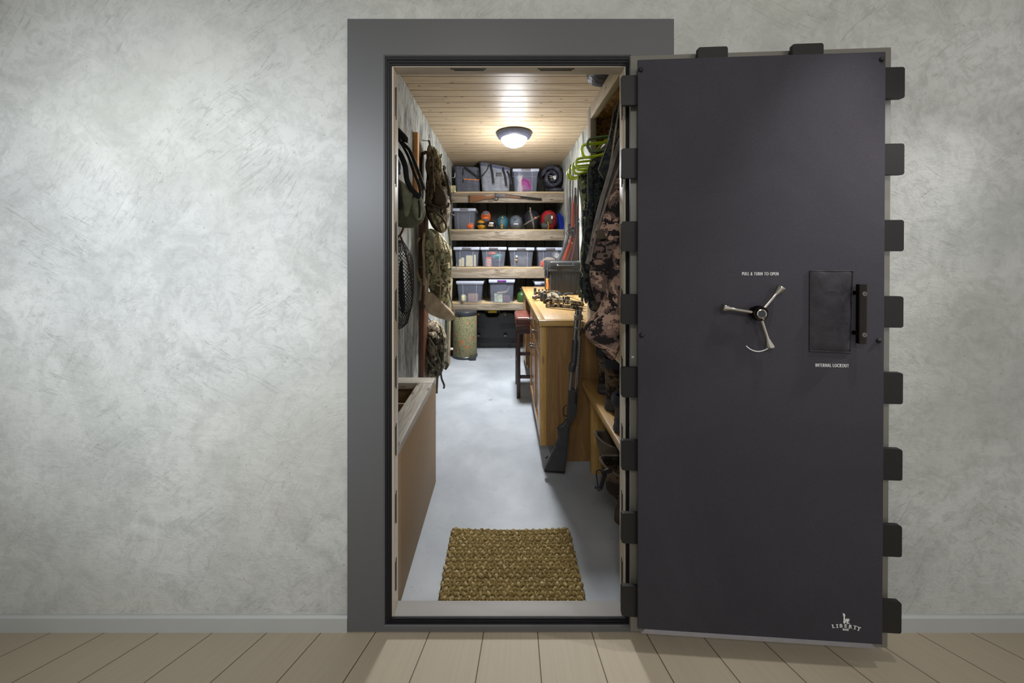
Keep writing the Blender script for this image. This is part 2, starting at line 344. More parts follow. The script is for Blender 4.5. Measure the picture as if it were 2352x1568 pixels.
    col = t.mix(t.ramp(lf, [(0.60, (0, 0, 0, 1)), (0.61, (1, 1, 1, 1))]), col, c(208, 104, 62)); t.color(col); M['leafprint'] = t.m
    t = NT('woven_jute'); t.set(0.9, 0, 0.2)
    nn = t.noise(55, 3, 0.6); fi = t.noise(260, 2, 0.6, 0, t.map((1, 0.4, 1)))
    col = t.ramp(nn, [(0.32, c(112, 94, 54)), (0.5, c(160, 138, 90)), (0.68, c(206, 188, 148))])
    col = t.mix(t.ramp(fi, [(0.4, (0.5,) * 3 + (1,)), (0.55, (0, 0, 0, 1))]), col, c(96, 78, 44)); t.color(col); t.bump(fi, 0.5, 0.003); M['jute'] = t.m
    M['jutebase'] = plain('jute_backing', c(84, 68, 38), 0.95, 0, 0.3, 90)
    M['cream'] = plain('cream_foil', c(206, 198, 158), 0.35); M['cardboard'] = plain('cardboard', c(150, 122, 104), 0.8)
    M['magenta'] = fabric('magenta_bag_cloth', c(150, 60, 130), 0.5); M['greylump'] = fabric('dark_gear_cloth', c(78, 80, 80), 0.8)
    M['pink'] = plain('red_jar_lid', c(206, 84, 66), 0.4); M['lightblue'] = plain('pale_blue_bottle', c(120, 176, 200), 0.4)
    M['tealbag'] = plain('teal_pouch_plastic', c(60, 120, 120), 0.4)
    t = NT('lamp_glass'); t.b.inputs['Base Color'].default_value = (1, 1, 1, 1)
    t.b.inputs['Emission Color'].default_value = (1, 0.985, 0.96, 1); t.b.inputs['Emission Strength'].default_value = 1.8; M['lampglass'] = t.m
build_materials()

# ---------------------------------------------------------------- mesh builder
class MB:
    def __init__(s): s.bm = bmesh.new()
    def _add(s, tmp):
        me = bpy.data.meshes.new('tmp'); tmp.to_mesh(me); tmp.free(); s.bm.from_mesh(me); bpy.data.meshes.remove(me); return s
    def box(s, a, b, bev=0.0, seg=2, rot=None, piv=None):
        t = bmesh.new(); bmesh.ops.create_cube(t, size=1)
        a = Vector(a); b = Vector(b); lo = Vector(map(min, a, b)); hi = Vector(map(max, a, b))
        for v in t.verts: v.co = Vector(((v.co.x + .5) * (hi.x - lo.x) + lo.x, (v.co.y + .5) * (hi.y - lo.y) + lo.y, (v.co.z + .5) * (hi.z - lo.z) + lo.z))
        if bev: bmesh.ops.bevel(t, geom=list(t.edges), offset=min(bev, 0.45 * min(hi - lo)), segments=seg, profile=0.5, affect='EDGES')
        if rot is not None:
            p = Vector(piv) if piv is not None else (lo + hi) / 2
            for v in t.verts: v.co = rot @ (v.co - p) + p
        return s._add(t)
    def rings(s, rings, cap=True, closed_u=True, loop=False, weld=0):
        t = bmesh.new(); vs = [[t.verts.new(p) for p in r] for r in rings]; n = len(rings[0])
        m = len(vs)
        for i in range(m if loop else m - 1):
            a, b = vs[i], vs[(i + 1) % m]
            for j in range(n if closed_u else n - 1):
                k = (j + 1) % n
                try: t.faces.new((a[j], a[k], b[k], b[j]))
                except Exception: pass
        if cap and not loop:
            try: t.faces.new(list(reversed(vs[0]))); t.faces.new(vs[-1])
            except Exception: pass
        if weld: bmesh.ops.remove_doubles(t, verts=t.verts, dist=weld); bmesh.ops.dissolve_degenerate(t, dist=weld, edges=t.edges)
        bmesh.ops.recalc_face_normals(t, faces=t.faces)
        return s._add(t)
    def tube(s, pts, r, seg=8, loop=False, cap=True):
        pts = [Vector(p) for p in pts]; n = len(pts); rs = r if isinstance(r, (list, tuple)) else [r] * n
        tang = []
        for i in range(n):
            a = pts[(i - 1) % n] if (loop or i > 0) else pts[i]; b = pts[(i + 1) % n] if (loop or i < n - 1) else pts[i]
            tang.append((b - a).normalized() if (b - a).length > 1e-9 else Vector((0, 0, 1)))
        up = Vector((0, 0, 1)) if abs(tang[0].z) < 0.9 else Vector((0, 1, 0))
        nn = (up - tang[0] * up.dot(tang[0])).normalized(); out = []
        for i in range(n):
            nn = (nn - tang[i] * nn.dot(tang[i]))
            nn = nn.normalized() if nn.length > 1e-6 else Vector((1, 0, 0))
            bi = tang[i].cross(nn)
            out.append([pts[i] + (nn * math.cos(2 * math.pi * j / seg) + bi * math.sin(2 * math.pi * j / seg)) * rs[i] for j in range(seg)])
        return s.rings(out, cap, True, loop)
    def strap(s, pts, w, hw, ht, seg=8, loop=False):
        """ribbon: rounded cross-section, wide along the fixed axis W, thin along the normal"""
        pts = [Vector(p) for p in pts]; n = len(pts); w = Vector(w).normalized(); out = []
        for i in range(n):
            a = pts[(i - 1) % n] if (loop or i > 0) else pts[i]; b = pts[(i + 1) % n] if (loop or i < n - 1) else pts[i]
            t = (b - a).normalized(); nn = t.cross(w)
            nn = nn.normalized() if nn.length > 1e-6 else Vector((0, 1, 0))
            row = []
            for j in range(seg):
                an = 2 * math.pi * (j + 0.5) / seg
                cx, sx = math.cos(an), math.sin(an)
                row.append(pts[i] + w * (hw[i] if isinstance(hw, list) else hw) * math.copysign(abs(cx) ** 0.5, cx) + nn * ht * math.copysign(abs(sx) ** 0.5, sx))
            out.append(row)
        return s.rings(out, True, True, loop)
    def cyl(s, a, b, r, r2=None, seg=24): return s.tube([a, b], [r, r if r2 is None else r2], seg)
    def lathe(s, prof, cen, axis='Z', seg=32, cap=True):
        cen = Vector(cen); out = []
        for r, h in prof:
            row = []
            for j in range(seg):
                a = 2 * math.pi * j / seg; x, y = r * math.cos(a), r * math.sin(a)
                row.append(cen + (Vector((x, y, h)) if axis == 'Z' else Vector((x, h, y)) if axis == 'Y' else Vector((h, x, y))))
            out.append(row)
        return s.rings(out, cap)
    def prism(s, pts, d, bev=0.0, seg=2):
        """extrude a closed outline (3D points in a plane) by vector D"""
        t = bmesh.new(); d = Vector(d); v1 = [t.verts.new(Vector(p)) for p in pts]; v2 = [t.verts.new(Vector(p) + d) for p in pts]
        t.faces.new(v1); t.faces.new(list(reversed(v2))); n = len(pts)
        for i in range(n): t.faces.new((v1[i], v2[i], v2[(i + 1) % n], v1[(i + 1) % n]))
        bmesh.ops.recalc_face_normals(t, faces=t.faces)
        if bev: bmesh.ops.bevel(t, geom=list(t.edges), offset=bev, segments=seg, affect='EDGES')
        bmesh.ops.triangulate(t, faces=[f for f in t.faces if len(f.verts) > 4])
        return s._add(t)
    def blob(s, cen, rad, sq=1.0, amp=0.0, fr=6.0, seed=0, u=28, v=18, rot=None):
        """super-ellipsoid with lumps"""
        cen = Vector(cen); out = []
        def pw(x, e): return math.copysign(abs(x) ** e, x)
        for i in range(v + 1):
            th = -math.pi / 2 + math.pi * i / v; row = []
            for j in range(u):
                ph = 2 * math.pi * j / u
                p = Vector((pw(math.cos(th), sq) * pw(math.cos(ph), sq) * rad[0], pw(math.cos(th), sq) * pw(math.sin(ph), sq) * rad[1], pw(math.sin(th), sq) * rad[2]))
                if amp: p *= 1 + amp * noise.noise(p * fr + Vector((seed, seed * 1.7, 3)))
                if rot is not None: p = rot @ p
                row.append(cen + p)
            out.append(row)
        return s.rings(out, False, weld=1e-6)
    def puff(s, outline, front, back, axis=None, amp=0.01, fr=9.0, seed=0, rings=9, out_res=56, n=(0, -1, 0), foldv=0.0, ffr=30):
        """cushion from an outline: swells FRONT towards N and BACK away from it; AXIS = two points of its spine"""
        pts = [Vector(p) for p in outline]; nrm = Vector(n).normalized()
        per = []; L = 0; m = len(pts)
        for i in range(m): per.append(L); L += (pts[(i + 1) % m] - pts[i]).length
        def at(d):
            d %= L
            for i in range(m - 1, -1, -1):
                if d >= per[i]:
                    e = (pts[(i + 1) % m] - pts[i]).length
                    return pts[i].lerp(pts[(i + 1) % m], (d - per[i]) / e if e > 0 else 0)
        ring = [at(L * i / out_res) for i in range(out_res)]
        for _ in range(2): ring = [(ring[i - 1] + ring[i] * 2 + ring[(i + 1) % out_res]) / 4 for i in range(out_res)]
        cc = sum(ring, Vector()) / out_res
        a0, a1 = axis if axis else (cc, cc)
        def near(p):
            d = a1 - a0
            if d.length < 1e-9: return a0
            return a0 + d * max(0, min(1, (p - a0).dot(d) / d.dot(d)))
        out = []
        for i in range(-rings, rings + 1):
            f = abs(i) / rings; tt = 1 - (1 - f) if True else f
            sc = math.cos((1 - abs(i) / rings) * 0) ; q = 1 - f
            rr = math.sin((1 - q) * math.pi / 2) if False else None
            # ring i: i=-rings back pole .. 0 rim .. rings front pole
            ang = (i / rings) * math.pi / 2
            shrink = math.cos(ang) ** 0.8; lift = math.sin(ang)
            row = []
            for p in ring:
                cpt = near(p); q = cpt + (p - cpt) * shrink
                h = lift * (front if lift > 0 else back)
                w = noise.noise(q * fr + Vector((seed, 0, 0))) * amp * (0.35 + abs(lift))
                if foldv: w += foldv * math.sin(q.x * ffr + 3 * noise.noise(q * 5 + Vector((seed, 2, 0)))) * abs(lift)
                row.append(q + nrm * (h + w) + (p - cpt).normalized() * noise.noise(p * fr * 1.3 + Vector((seed, 5, 0))) * amp * 0.5 if (p - cpt).length > 1e-6 else q + nrm * h)
            out.append(row)
        return s.rings(out, False, weld=6e-5)
    def xf(s, m):
        for v in s.bm.verts: v.co = m @ v.co
        return s
    def build(s, name, mat, parent=None, label=None, smooth=True, origin=None):
        me = bpy.data.meshes.new(name); o = bpy.data.objects.new(name, me); SC.collection.objects.link(o)
        org = Vector(parent['_o']) if parent is not None else (Vector(origin) if origin is not None else base_of(s.bm))
        for v in s.bm.verts: v.co -= org
        s.bm.to_mesh(me); s.bm.free(); me.materials.append(M[mat] if isinstance(mat, str) else mat)
        if smooth:
            for p in me.polygons: p.use_smooth = True
            me.set_sharp_from_angle(angle=R(38))
        o['_o'] = tuple(org)
        if parent is not None: o.parent = parent
        else: o.location = org
        if label: o['label'] = label
        return o
def base_of(bm):
    xs = [v.co for v in bm.verts]
    return Vector(((min(v.x for v in xs) + max(v.x for v in xs)) / 2, (min(v.y for v in xs) + max(v.y for v in xs)) / 2, min(v.z for v in xs)))
def empty(name, loc):
    o = bpy.data.objects.new(name, None); SC.collection.objects.link(o); o.location = loc; o['_o'] = tuple(loc); o.empty_display_size = 0.05; return o
def tag(o, label=None, cat=None, group=None, kind=None):
    for k, v in (('label', label), ('category', cat), ('group', group), ('kind', kind)):
        if v: o[k] = v
    return o
def thing(name, loc, label, cat, group=None): return tag(empty(name, Vector(loc)), label, cat, group)
def struct(name, mb, mat, parent=None, label=None):
    o = mb.build(name, mat, parent, smooth=False); 
    if parent is None: o['kind'] = 'structure'
    if label: o['label'] = label
    return o
def text_mesh(body, size, ext, spacing=1.0, font=None):
    cu = bpy.data.curves.new('t', 'FONT'); cu.body = body; cu.size = size; cu.extrude = ext; cu.align_x = 'CENTER'; cu.align_y = 'CENTER'; cu.space_character = spacing
    o = bpy.data.objects.new('t', cu); SC.collection.objects.link(o); bpy.context.view_layer.update()
    me = bpy.data.meshes.new_from_object(o.evaluated_get(bpy.context.evaluated_depsgraph_get()))
    bpy.data.objects.remove(o); bpy.data.curves.remove(cu); return me
def text(mb, body, size, mat4, ext=0.0006, spacing=1.0, bold=0.0):
    me = text_mesh(body, size, ext, spacing); t = bmesh.new(); t.from_mesh(me); bpy.data.meshes.remove(me)
    for v in t.verts: v.co = mat4 @ v.co
    mb._add(t); return mb
def smoothpath(pts, n=6, loop=False):
    pts = [Vector(p) for p in pts]; m = len(pts); out = []
    for i in range(m if loop else m - 1):
        p0 = pts[(i - 1) % m] if (loop or i > 0) else pts[i]; p1 = pts[i]; p2 = pts[(i + 1) % m]; p3 = pts[(i + 2) % m] if (loop or i < m - 2) else p2
        for k in range(n):
            t = k / n
            out.append(0.5 * ((2 * p1) + (p2 - p0) * t + (2 * p0 - 5 * p1 + 4 * p2 - p3) * t * t + (3 * p1 - p0 - 3 * p2 + p3) * t ** 3))
    if not loop: out.append(pts[-1])
    return out

# ---------------------------------------------------------------- the setting
WL, WR, ROOM_T, BACK = -0.718, 0.812, EYE + 765 * S, 4.02
FXL, FXR, FZT = -0.54, 0.59, 2.22
struct('wall_front', MB().box((-1.89, 0.012, 0), (FXL, 0.075, 2.9)).box((FXR, 0.012, 0), (3.6, 0.075, 2.9)).box((FXL, 0.012, FZT), (FXR, 0.075, 2.9)), 'plaster')
bb = MB().prism([(-1.89, 0.012, 0), (-1.89, 0.0, 0), (-1.89, 0.0, 0.052), (-1.89, 0.006, 0.058), (-1.89, 0.012, 0.058)], (1.89 - 0.576, 0, 0)); struct('baseboard_left', bb, 'baseboard')
bb = MB().prism([(0.627, 0.012, 0), (0.627, 0.0, 0), (0.627, 0.0, 0.052), (0.627, 0.006, 0.058), (0.627, 0.012, 0.058)], (2.973, 0, 0)); struct('baseboard_right', bb, 'baseboard')
fl = MB().box((-1.89, -3.4, -0.03), (3.6, 0.012, 0.0)).build('floor', 'boards', smooth=False, origin=(0, 0, 0)); tag(fl, kind='structure')
fl = MB().box((WL, 0.012, -0.03), (WR, BACK, 0.0)).build('floor', 'vaultfloor', smooth=False, origin=(0, 0, 0)); tag(fl, kind='structure')
struct('wall_left', MB().box((WL - 0.1, 0.075, 0), (WL, BACK, ROOM_T)), 'concrete')
struct('wall_right', MB().box((WR, 0.075, 0), (WR + 0.1, BACK, ROOM_T)), 'concrete')
struct('wall_back', MB().box((WL - 0.1, BACK, 0), (WR + 0.1, BACK + 0.1, ROOM_T)), 'concrete_dark')
ce = MB().box((WL - 0.1, 0.075, ROOM_T), (WR + 0.1, BACK + 0.1, ROOM_T + 0.05)).build('ceiling', 'ceiling', smooth=False, origin=(0, 0, ROOM_T)); tag(ce, kind='structure')

struct('wall_left', MB().box((-1.99, -3.4, 0), (-1.89, 0.075, 2.9)), 'plaster')
struct('ceiling', MB().box((-1.89, -3.4, 2.74), (3.6, 0.012, 2.8)), 'baseboard')
# ---- vault door frame
def U(u): return u * S
def rect_ring(mb, o, i, y0, y1, bev=0.0):
    """o, i = (left, right, top, bottom) in px units about the eye"""
    ol, orr, ot, ob = [U(v) for v in o]; il, ir, it, ib = [U(v) for v in i]
    A = [(ol, ob), (orr, ob), (orr, ot), (ol, ot)]; B = [(il, ib), (ir, ib), (ir, it), (il, it)]
    t = bmesh.new(); V = {}
    for nm, ps in (('A', A), ('B', B)):
        for k, (x, z) in enumerate(ps):
            for y in (0, 1): V[nm, k, y] = t.verts.new((x, (y0, y1)[y], EYE + z))
    for k in range(4):
        l = (k + 1) % 4
        t.faces.new((V['A', k, 0], V['A', l, 0], V['B', l, 0], V['B', k, 0])); t.faces.new((V['A', k, 1], V['B', k, 1], V['B', l, 1], V['A', l, 1]))
        t.faces.new((V['A', k, 0], V['A', k, 1], V['A', l, 1], V['A', l, 0])); t.faces.new((V['B', k, 0], V['B', l, 0], V['B', l, 1], V['B', k, 1]))
    bmesh.ops.recalc_face_normals(t, faces=t.faces)
    if bev:
        es = [e for e in t.edges if all(abs(v.co.y - y0) < 1e-6 for v in e.verts) and (abs(e.verts[0].co.x - e.verts[1].co.x) < 1e-6 or abs(e.verts[0].co.z - e.verts[1].co.z) < 1e-6)]
        bmesh.ops.bevel(t, geom=es, offset=bev, segments=3, affect='EDGES')
    return mb._add(t)
fr = empty('door_1', Vector((0, 0, 0))); tag(fr, 'wide dark grey steel frame of the open vault doorway', kind='structure')
rect_ring(MB(), (-360, 392, 535, -875), (-274, 290, 449, -860), 0.0, 0.02, 0.003).build('face_plate', 'frame', fr)
g = MB()
rect_ring(g, (-275, 291, 450, -861), (-269, 288, 442, -858), 0.006, 0.034); rect_ring(g, (-270, 289, 443, -859), (-265, 286, 437, -855), 0.010, 0.034)
rect_ring(g, (-266, 288, 438, -856), (-261, 284, 432, -852), 0.014, 0.034, 0.0008); g.build('gasket', 'gasket', fr)
JL, JR, JT, JB = -257, 282, 430, -850
def side_box(l, r, t, b, y0, y1): return MB().box((U(l), y0, EYE + U(b)), (U(r), y1, EYE + U(t)), 0.0015)
side_box(-264, JL, JT + 8, JB - 8, 0.02, 0.0755).build('jamb_side', 'jamb', fr)
side_box(JR, JR + 7, JT + 8, JB - 8, 0.02, 0.0755).build('jamb_side', 'jamb', fr)
side_box(JL, JR, JT + 8, JT, 0.02, 0.0755).build('jamb_head', 'jamb', fr)
side_box(JL, JR, JB, JB - 26, 0.02, 0.0755).build('sill', 'sill', fr)
BZ = [354 - 160.5 * i for i in range(8)]
for z in BZ:
    for xs in (-1, 1):
        x = U(JL) if xs < 0 else U(JR)
        m = MB(); w = 0.0012
        m.box((x - w, 0.037, EYE + U(z - 34)), (x + w, 0.043, EYE + U(z + 34)), 0.001); m.box((x - w, 0.047, EYE + U(z - 40)), (x + w, 0.054, EYE + U(z + 38)), 0.001)
        m.build('bolt_slot', 'slot', fr)
for a, b in ((-122, -40), (78, 162)):
    m = MB(); z = EYE + U(JT)
    m.box((U(a * 1.03), 0.030, z - 0.0012), (U(b * 1.03), 0.036, z + 0.001), 0.0005); m.box((U(a * 1.02) + 0.01, 0.040, z - 0.0012), (U(b * 1.03) - 0.008, 0.046, z + 0.001), 0.0005)
    m.build('bolt_slot', 'slot', fr)

# ---- vault door leaf, swung open against the wall
H0 = Vector((0.457, -0.02, 0)); TH = math.atan2(0.0533, 0.891)
EV = Vector((math.cos(TH), -math.sin(TH), 0)); NV = Vector((-math.sin(TH), -math.cos(TH), 0)); UP = Vector((0, 0, 1))
ZT = EYE + U(441)
def L(s, z, off):       # the leaf is a touch narrower at its foot
    return H0 + EV * (s * (1 - 0.0135 * max(0, (ZT - z)) / 2.08)) + NV * off + UP * z
def LP(px, py, off):    # where a sight line meets the leaf at that height above it
    o = Vector((0, -D, EYE)); d = Vector(((px - 1157) * S, D, -(py - 577) * S)); q = H0 + NV * off
    t = (q - o).dot(NV) / d.dot(NV); h = o + d * t
    z = h.z; s = (h - q).dot(EV) / (1 - 0.0135 * (ZT - z) / 2.08); return s, z
LM = Matrix((( EV.x, 0, NV.x, H0.x), (EV.y, 0, NV.y, H0.y), (0, 1, 0, 0), (0, 0, 0, 1)))   # text plane: x along leaf, y up, z out
leaf = thing('vault_door', (H0.x, H0.y, EYE + U(-859)), 'huge charcoal felt-lined vault door swung open to the right, spoked handle on it', 'vault door')
def lbox(s0, s1, z0, z1, o0, o1, bev=0.002, seg=2):
    m = MB().box((s0, z0, o0), (s1, z1, o1), bev, seg)
    for v in m.bm.verts: v.co = L(v.co.x, v.co.y, v.co.z)
    return m
lbox(0, 0.883, EYE + U(-856), EYE + U(440.5), -0.012, 0.004, 0.003).build('outer_plate', 'rim', leaf)
lbox(0.02, 0.80, EYE + U(-800), EYE + U(405), 0.004, 0.0445).build('bolt_carrier', 'rim', leaf)
PZT, PZB = EYE + U(414.5), EYE + U(-817)
lbox(0.011, 0.817, PZB, PZT, 0.044, 0.0515, 0.0015).build('inner_panel', 'felt', leaf)
# lower return flange with clipped corners
m = MB(); pr = []
z0 = PZB + 0.001; s0, s1 = 0.034, 0.782
m.rings([[L(s0, z0, 0.0525), L(s1, z0, 0.0525), L(s1, z0, 0.0495), L(s0, z0, 0.0495)],
         [L(s0 - 0.012, z0 - 0.0165, 0.0505), L(s1 + 0.018, z0 - 0.0165, 0.0505), L(s1 + 0.018, z0 - 0.0165, 0.044), L(s0 - 0.012, z0 - 0.0165, 0.044)]]).build('bottom_flange', 'flange', leaf, 'bare grey metal strip along the foot of the door')
BT = U(33)
def bolt_plate(s0, s1, z0, z1):
    r = 0.008; pts = []
    for cx_, cz_, a0 in ((s1 - r, z1 - r, 0), (s0 + r, z1 - r, 90), (s0 + r, z0 + r, 180), (s1 - r, z0 + r, 270)):
        for q_ in range(5): a = R(a0 + q_ * 22.5); pts.append(Vector((cx_ + r * math.cos(a), cz_ + r * math.sin(a), .022)))
    m = MB().prism(pts, (0, 0, .014), .0009, 2)
    for v in m.bm.verts: v.co = L(v.co.x, v.co.y, v.co.z)
    return m
for z in BZ:
    bolt_plate(-0.041, 0.05, EYE + U(z) - BT, EYE + U(z) + BT).build('locking_bolt', 'bolt', leaf)
    bolt_plate(0.77, 0.894, EYE + U(z) - BT, EYE + U(z) + BT).build('locking_bolt', 'bolt', leaf)
for a, b in ((1601, 1670), (1817, 1889)):
    sa, _ = LP(a, 110, 0.03); sb, _ = LP(b, 100, 0.03)
    bolt_plate(sa, sb, EYE + U(380), EYE + U(443)).build('locking_bolt', 'bolt', leaf)
for px, py in ((1472, 160), (2026, 136), (1474, 770), (2019, 782)):
    s, z = LP(px, py, 0.053)
    m = MB().lathe([(0.0085, 0), (0.0085, 0.002), (0.0065, 0.0055), (0.003, 0.0075), (0.0004, 0.008)], (0, 0, 0), seg=20)
    for v in m.bm.verts: v.co = L(s + v.co.x, z + v.co.y, 0.0515 + v.co.z)
    m.build('screw', 'bolt', leaf)
# spoked handle
hs, hz = LP(1743, 719, 0.075)
hd = empty('spoke_handle', L(hs, hz, 0.0515)); hd['_o'] = tuple(L(hs, hz, 0.0515)); hd.location = Vector(hd['_o']) - Vector(leaf['_o']); hd.parent = leaf
def lmesh(m):
    for v in m.bm.verts: v.co = L(v.co.x, v.co.y, v.co.z)
    return m
lmesh(MB().lathe([(0.018, 0.05), (0.018, 0.066), (0.0245, 0.068), (0.0255, 0.073), (0.0245, 0.085), (0.022, 0.088), (0.0165, 0.086), (0.0165, 0.083)], (hs, hz, 0), seg=40)).build('hub', 'darkchrome', hd)
lmesh(MB().lathe([(0.0155, 0.082), (0.0155, 0.0895), (0.013, 0.0905), (0.012, 0.089)], (hs, hz, 0), seg=32)).build('hub_ring', 'chrome', hd)
lmesh(MB().lathe([(0.0118, 0.08), (0.0118, 0.0892), (0.0003, 0.0892)], (hs, hz, 0), seg=24)).build('hub_cap', 'blackgloss', hd)
for (px, py) in ((1797, 659), (1660, 706), (1771, 798)):
    ts, tz = LP(px, py, 0.08); dv = Vector((ts - hs, tz - hz, 0)); Ln = dv.length; dv.normalize()
    c0 = Vector((hs, hz, 0.077))
    pts = [c0 + dv * d for d in (0.02, Ln * 0.6, Ln * 0.72, Ln * 0.78, Ln * 0.93, Ln * 0.95, Ln * 0.985, Ln)]
    rr = [0.0052, 0.0052, 0.0054, 0.0070, 0.0122, 0.0130, 0.0130, 0.0108]
    lmesh(MB().tube(pts, rr, 20)).build('spoke', 'chrome', hd)
# pull handle
a = LP(1984, 656, 0.085); b = LP(1983, 787, 0.085); ph = empty('pull_handle', L(a[0], b[1], 0.0515)); ph['_o'] = tuple(L(a[0], b[1], 0.0515)); ph.location = Vector(ph['_o']) - Vector(leaf['_o']); ph.parent = leaf
m = MB().rings([[Vector((a[0] + 0.0135 * math.copysign(abs(math.cos(t)) ** 0.5, math.cos(t)), zz, 0.078 + 0.009 * math.copysign(abs(math.sin(t)) ** 0.6, math.sin(t)))) for t in [2 * math.pi * i / 28 for i in range(28)]] for zz in (b[1] - 0.004, b[1], a[1], a[1] + 0.004)])
lmesh(m).build('grip', 'darkchrome', ph)
for zz in (a[1] - 0.026, b[1] + 0.026):
    lmesh(MB().lathe([(0.007, 0.0515), (0.007, 0.078)], (a[0], zz, 0), seg=16)).build('standoff', 'darkchrome', ph)
    lmesh(MB().lathe([(0.0075, 0.084), (0.0072, 0.0885), (0.0035, 0.0888), (0.003, 0.087), (0.0003, 0.087)], (a[0], zz, 0), seg=20)).build('handle_screw', 'greysteel', ph)
# lockout pouch
A = [LP(x, y, 0.057) for x, y in ((1863, 621), (1961, 621), (1958, 700), (1955, 811), (1861, 807), (1862, 700))]
po = MB().puff([Vector((s, z, 0.0515)) for s, z in A], 0.009, 0.0, axis=(Vector((sum(p[0] for p in A) / 6, A[4][1] + 0.07, 0.0515)), Vector((sum(p[0] for p in A) / 6, A[0][1] - 0.07, 0.0515))), amp=0.0035, fr=14, n=(0, 0, 1), rings=10, out_res=90)
pch = lmesh(po).build('lockout_pouch', 'pouchfab', leaf, 'black fabric pouch with stitched edges')
m = MB(); cor = [LP(x, y, 0.057) for x, y in ((1863, 622), (1961, 622), (1955, 810), (1862, 806))]
for i in range(4):
    p, q = cor[i], cor[(i + 1) % 4]; m.tube([(p[0], p[1], 0.0535), (q[0], q[1], 0.0535)], 0.0032 if i == 2 else 0.0022, 8)
lmesh(m).build('piping', 'pouchfab', pch)
pch_o = pch
# printed lettering
def ltext(body, px, py, size, name='lettering', spacing=1.0, rot=0.0, sx=1.0):
    s, z = LP(px, py, 0.052); mb = MB()
    mt = Matrix.Translation((s, z, 0.0519)) @ Matrix.Rotation(rot, 4, 'Z') @ Matrix.Diagonal((sx, 1, 1, 1))
    text(mb, body, size, mt, 0.0004, spacing); return lmesh(mb)
def bold(body, px, py, size, spacing=1.0, rot=0.0, sx=1.0, w=0.5):
    mb = ltext(body, px - w / 2, py, size, spacing=spacing, rot=rot, sx=sx)
    o = ltext(body, px + w / 2, py, size, spacing=spacing, rot=rot, sx=sx)
    me = bpy.data.meshes.new('x'); o.bm.to_mesh(me); mb.bm.from_mesh(me); bpy.data.meshes.remove(me); return mb
bold('PULL & TURN TO OPEN', 1746, 629, 0.0158, 1.22, sx=0.60, w=0.5).build('opening_lettering', 'white', leaf, 'white words above the spoked handle', smooth=False)
bold('INTERNAL LOCKOUT', 1911, 839.5, 0.0158, 1.2, sx=0.60, w=0.5).build('lockout_lettering', 'white', leaf, 'white words below the pouch', smooth=False)
arc = [LP(1743 + 47 * 1.02 * math.cos(t) - 7, 740 + 64 * math.sin(t), 0.0522) for t in [R(122) - R(64) * i / 14 for i in range(15)]]
arc = [LP(x, y, 0.0522) for x, y in ((1714, 794), (1718, 798), (1723, 801.5), (1729, 804.5), (1736, 806.5), (1743, 807), (1750, 806), (1757, 803.5), (1764, 800))]
lmesh(MB().strap([(s, z, 0.0522) for s, z in arc], (0, 0, 1), 0.0006, 0.0016, 6)).build('arc_mark', 'white', leaf, 'thin white arc under the spoked handle')
lg = MB()
for ch, x, y, r_ in (('L', 1914.3, 1438.4, 7), ('I', 1923, 1437.6, 3), ('B', 1931.6, 1437.2, 1), ('E', 1942.5, 1437.8, -2), ('R', 1953, 1439.0, -5), ('T', 1963.5, 1440.8, -10), ('Y', 1972.7, 1443.8, -15)):
    o = bold(ch, x, y, 0.0165, rot=R(r_), sx=1.0, w=0.9); me = bpy.data.meshes.new('x'); o.bm.to_mesh(me); o.bm.free(); lg.bm.from_mesh(me); bpy.data.meshes.remove(me)
def serif(x, y, w, rr):
    s, z = LP(x, y, 0.052); e = Vector((math.cos(R(rr)), math.sin(R(rr)), 0)) * w
    t = MB().strap([Vector((s, z, 0.052)) - e, Vector((s, z, 0.052)) + e], (0, 0, 1), 0.0003, 0.0007, 6); lmesh(t); me = bpy.data.meshes.new('x'); t.bm.to_mesh(me); t.bm.free(); lg.bm.from_mesh(me); bpy.data.meshes.remove(me)
for x, y, w, rr in ((1912, 1434.9, .003, 7), (1922.5, 1434.2, .0032, 3), (1923.2, 1441.0, .0032, 3), (1963, 1444.4, .003, -10), (1971, 1447.4, .003, -15), (1950, 1442.6, .0025, -5), (1970, 1439.3, .0025, -15), (1975.5, 1441, .0025, -15)): serif(x, y, w, rr)
lg.build('arched_wordmark', 'white', leaf, 'white arched wordmark at the lower right corner', smooth=False)
bold('SAFE', 1942.3, 1445.9, 0.0082, 1.1, rot=R(-3), w=0.9).build('small_wordmark', 'white', leaf, smooth=False)
# torch-bearer emblem from small flat shapes
em = MB()
def ez(x, y):  # emblem drawing coordinates measured in the close-up
    s, z = LP(1880 + x * 120 / 2352, 1400 + y * 60 / 1176, 0.052); return Vector((s, z, 0.0516))
def shape(pts): em.prism([ez(*p) for p in pts], (0, 0, 0.0008))
shape([(1085, 160), (1105, 150), (1125, 168), (1175, 180), (1208, 240), (1188, 262), (1192, 300), (1178, 345), (1190, 380), (1185, 470), (1150, 480), (1125, 440), (1118, 380), (1140, 350), (1112, 300), (1120, 268), (1095, 245), (1110, 200)])
shape([(1150, 470), (1180, 430), (1230, 480), (1260, 520), (1215, 550), (1190, 600), (1145, 628), (1128, 600), (1112, 520), (1130, 480)])
shape([(1180, 400), (1215, 430), (1240, 470), (1230, 500), (1185, 480)])
shape([(1230, 430), (1290, 412), (1345, 440), (1355, 480), (1335, 520), (1340, 560), (1395, 615), (1412, 640), (1385, 640), (1345, 585), (1330, 625), (1298, 625), (1285, 560), (1300, 530), (1255, 520), (1225, 480)])
for p in ([(1240, 440), (1205, 375), (1255, 428)], [(1270, 420), (1282, 365), (1296, 418)], [(1318, 425), (1365, 388), (1340, 442)], [(1345, 445), (1408, 435), (1352, 468)], [(1352, 482), (1405, 497), (1345, 505)], [(1245, 575), (1290, 560), (1275, 615), (1240, 610)]): shape(p)
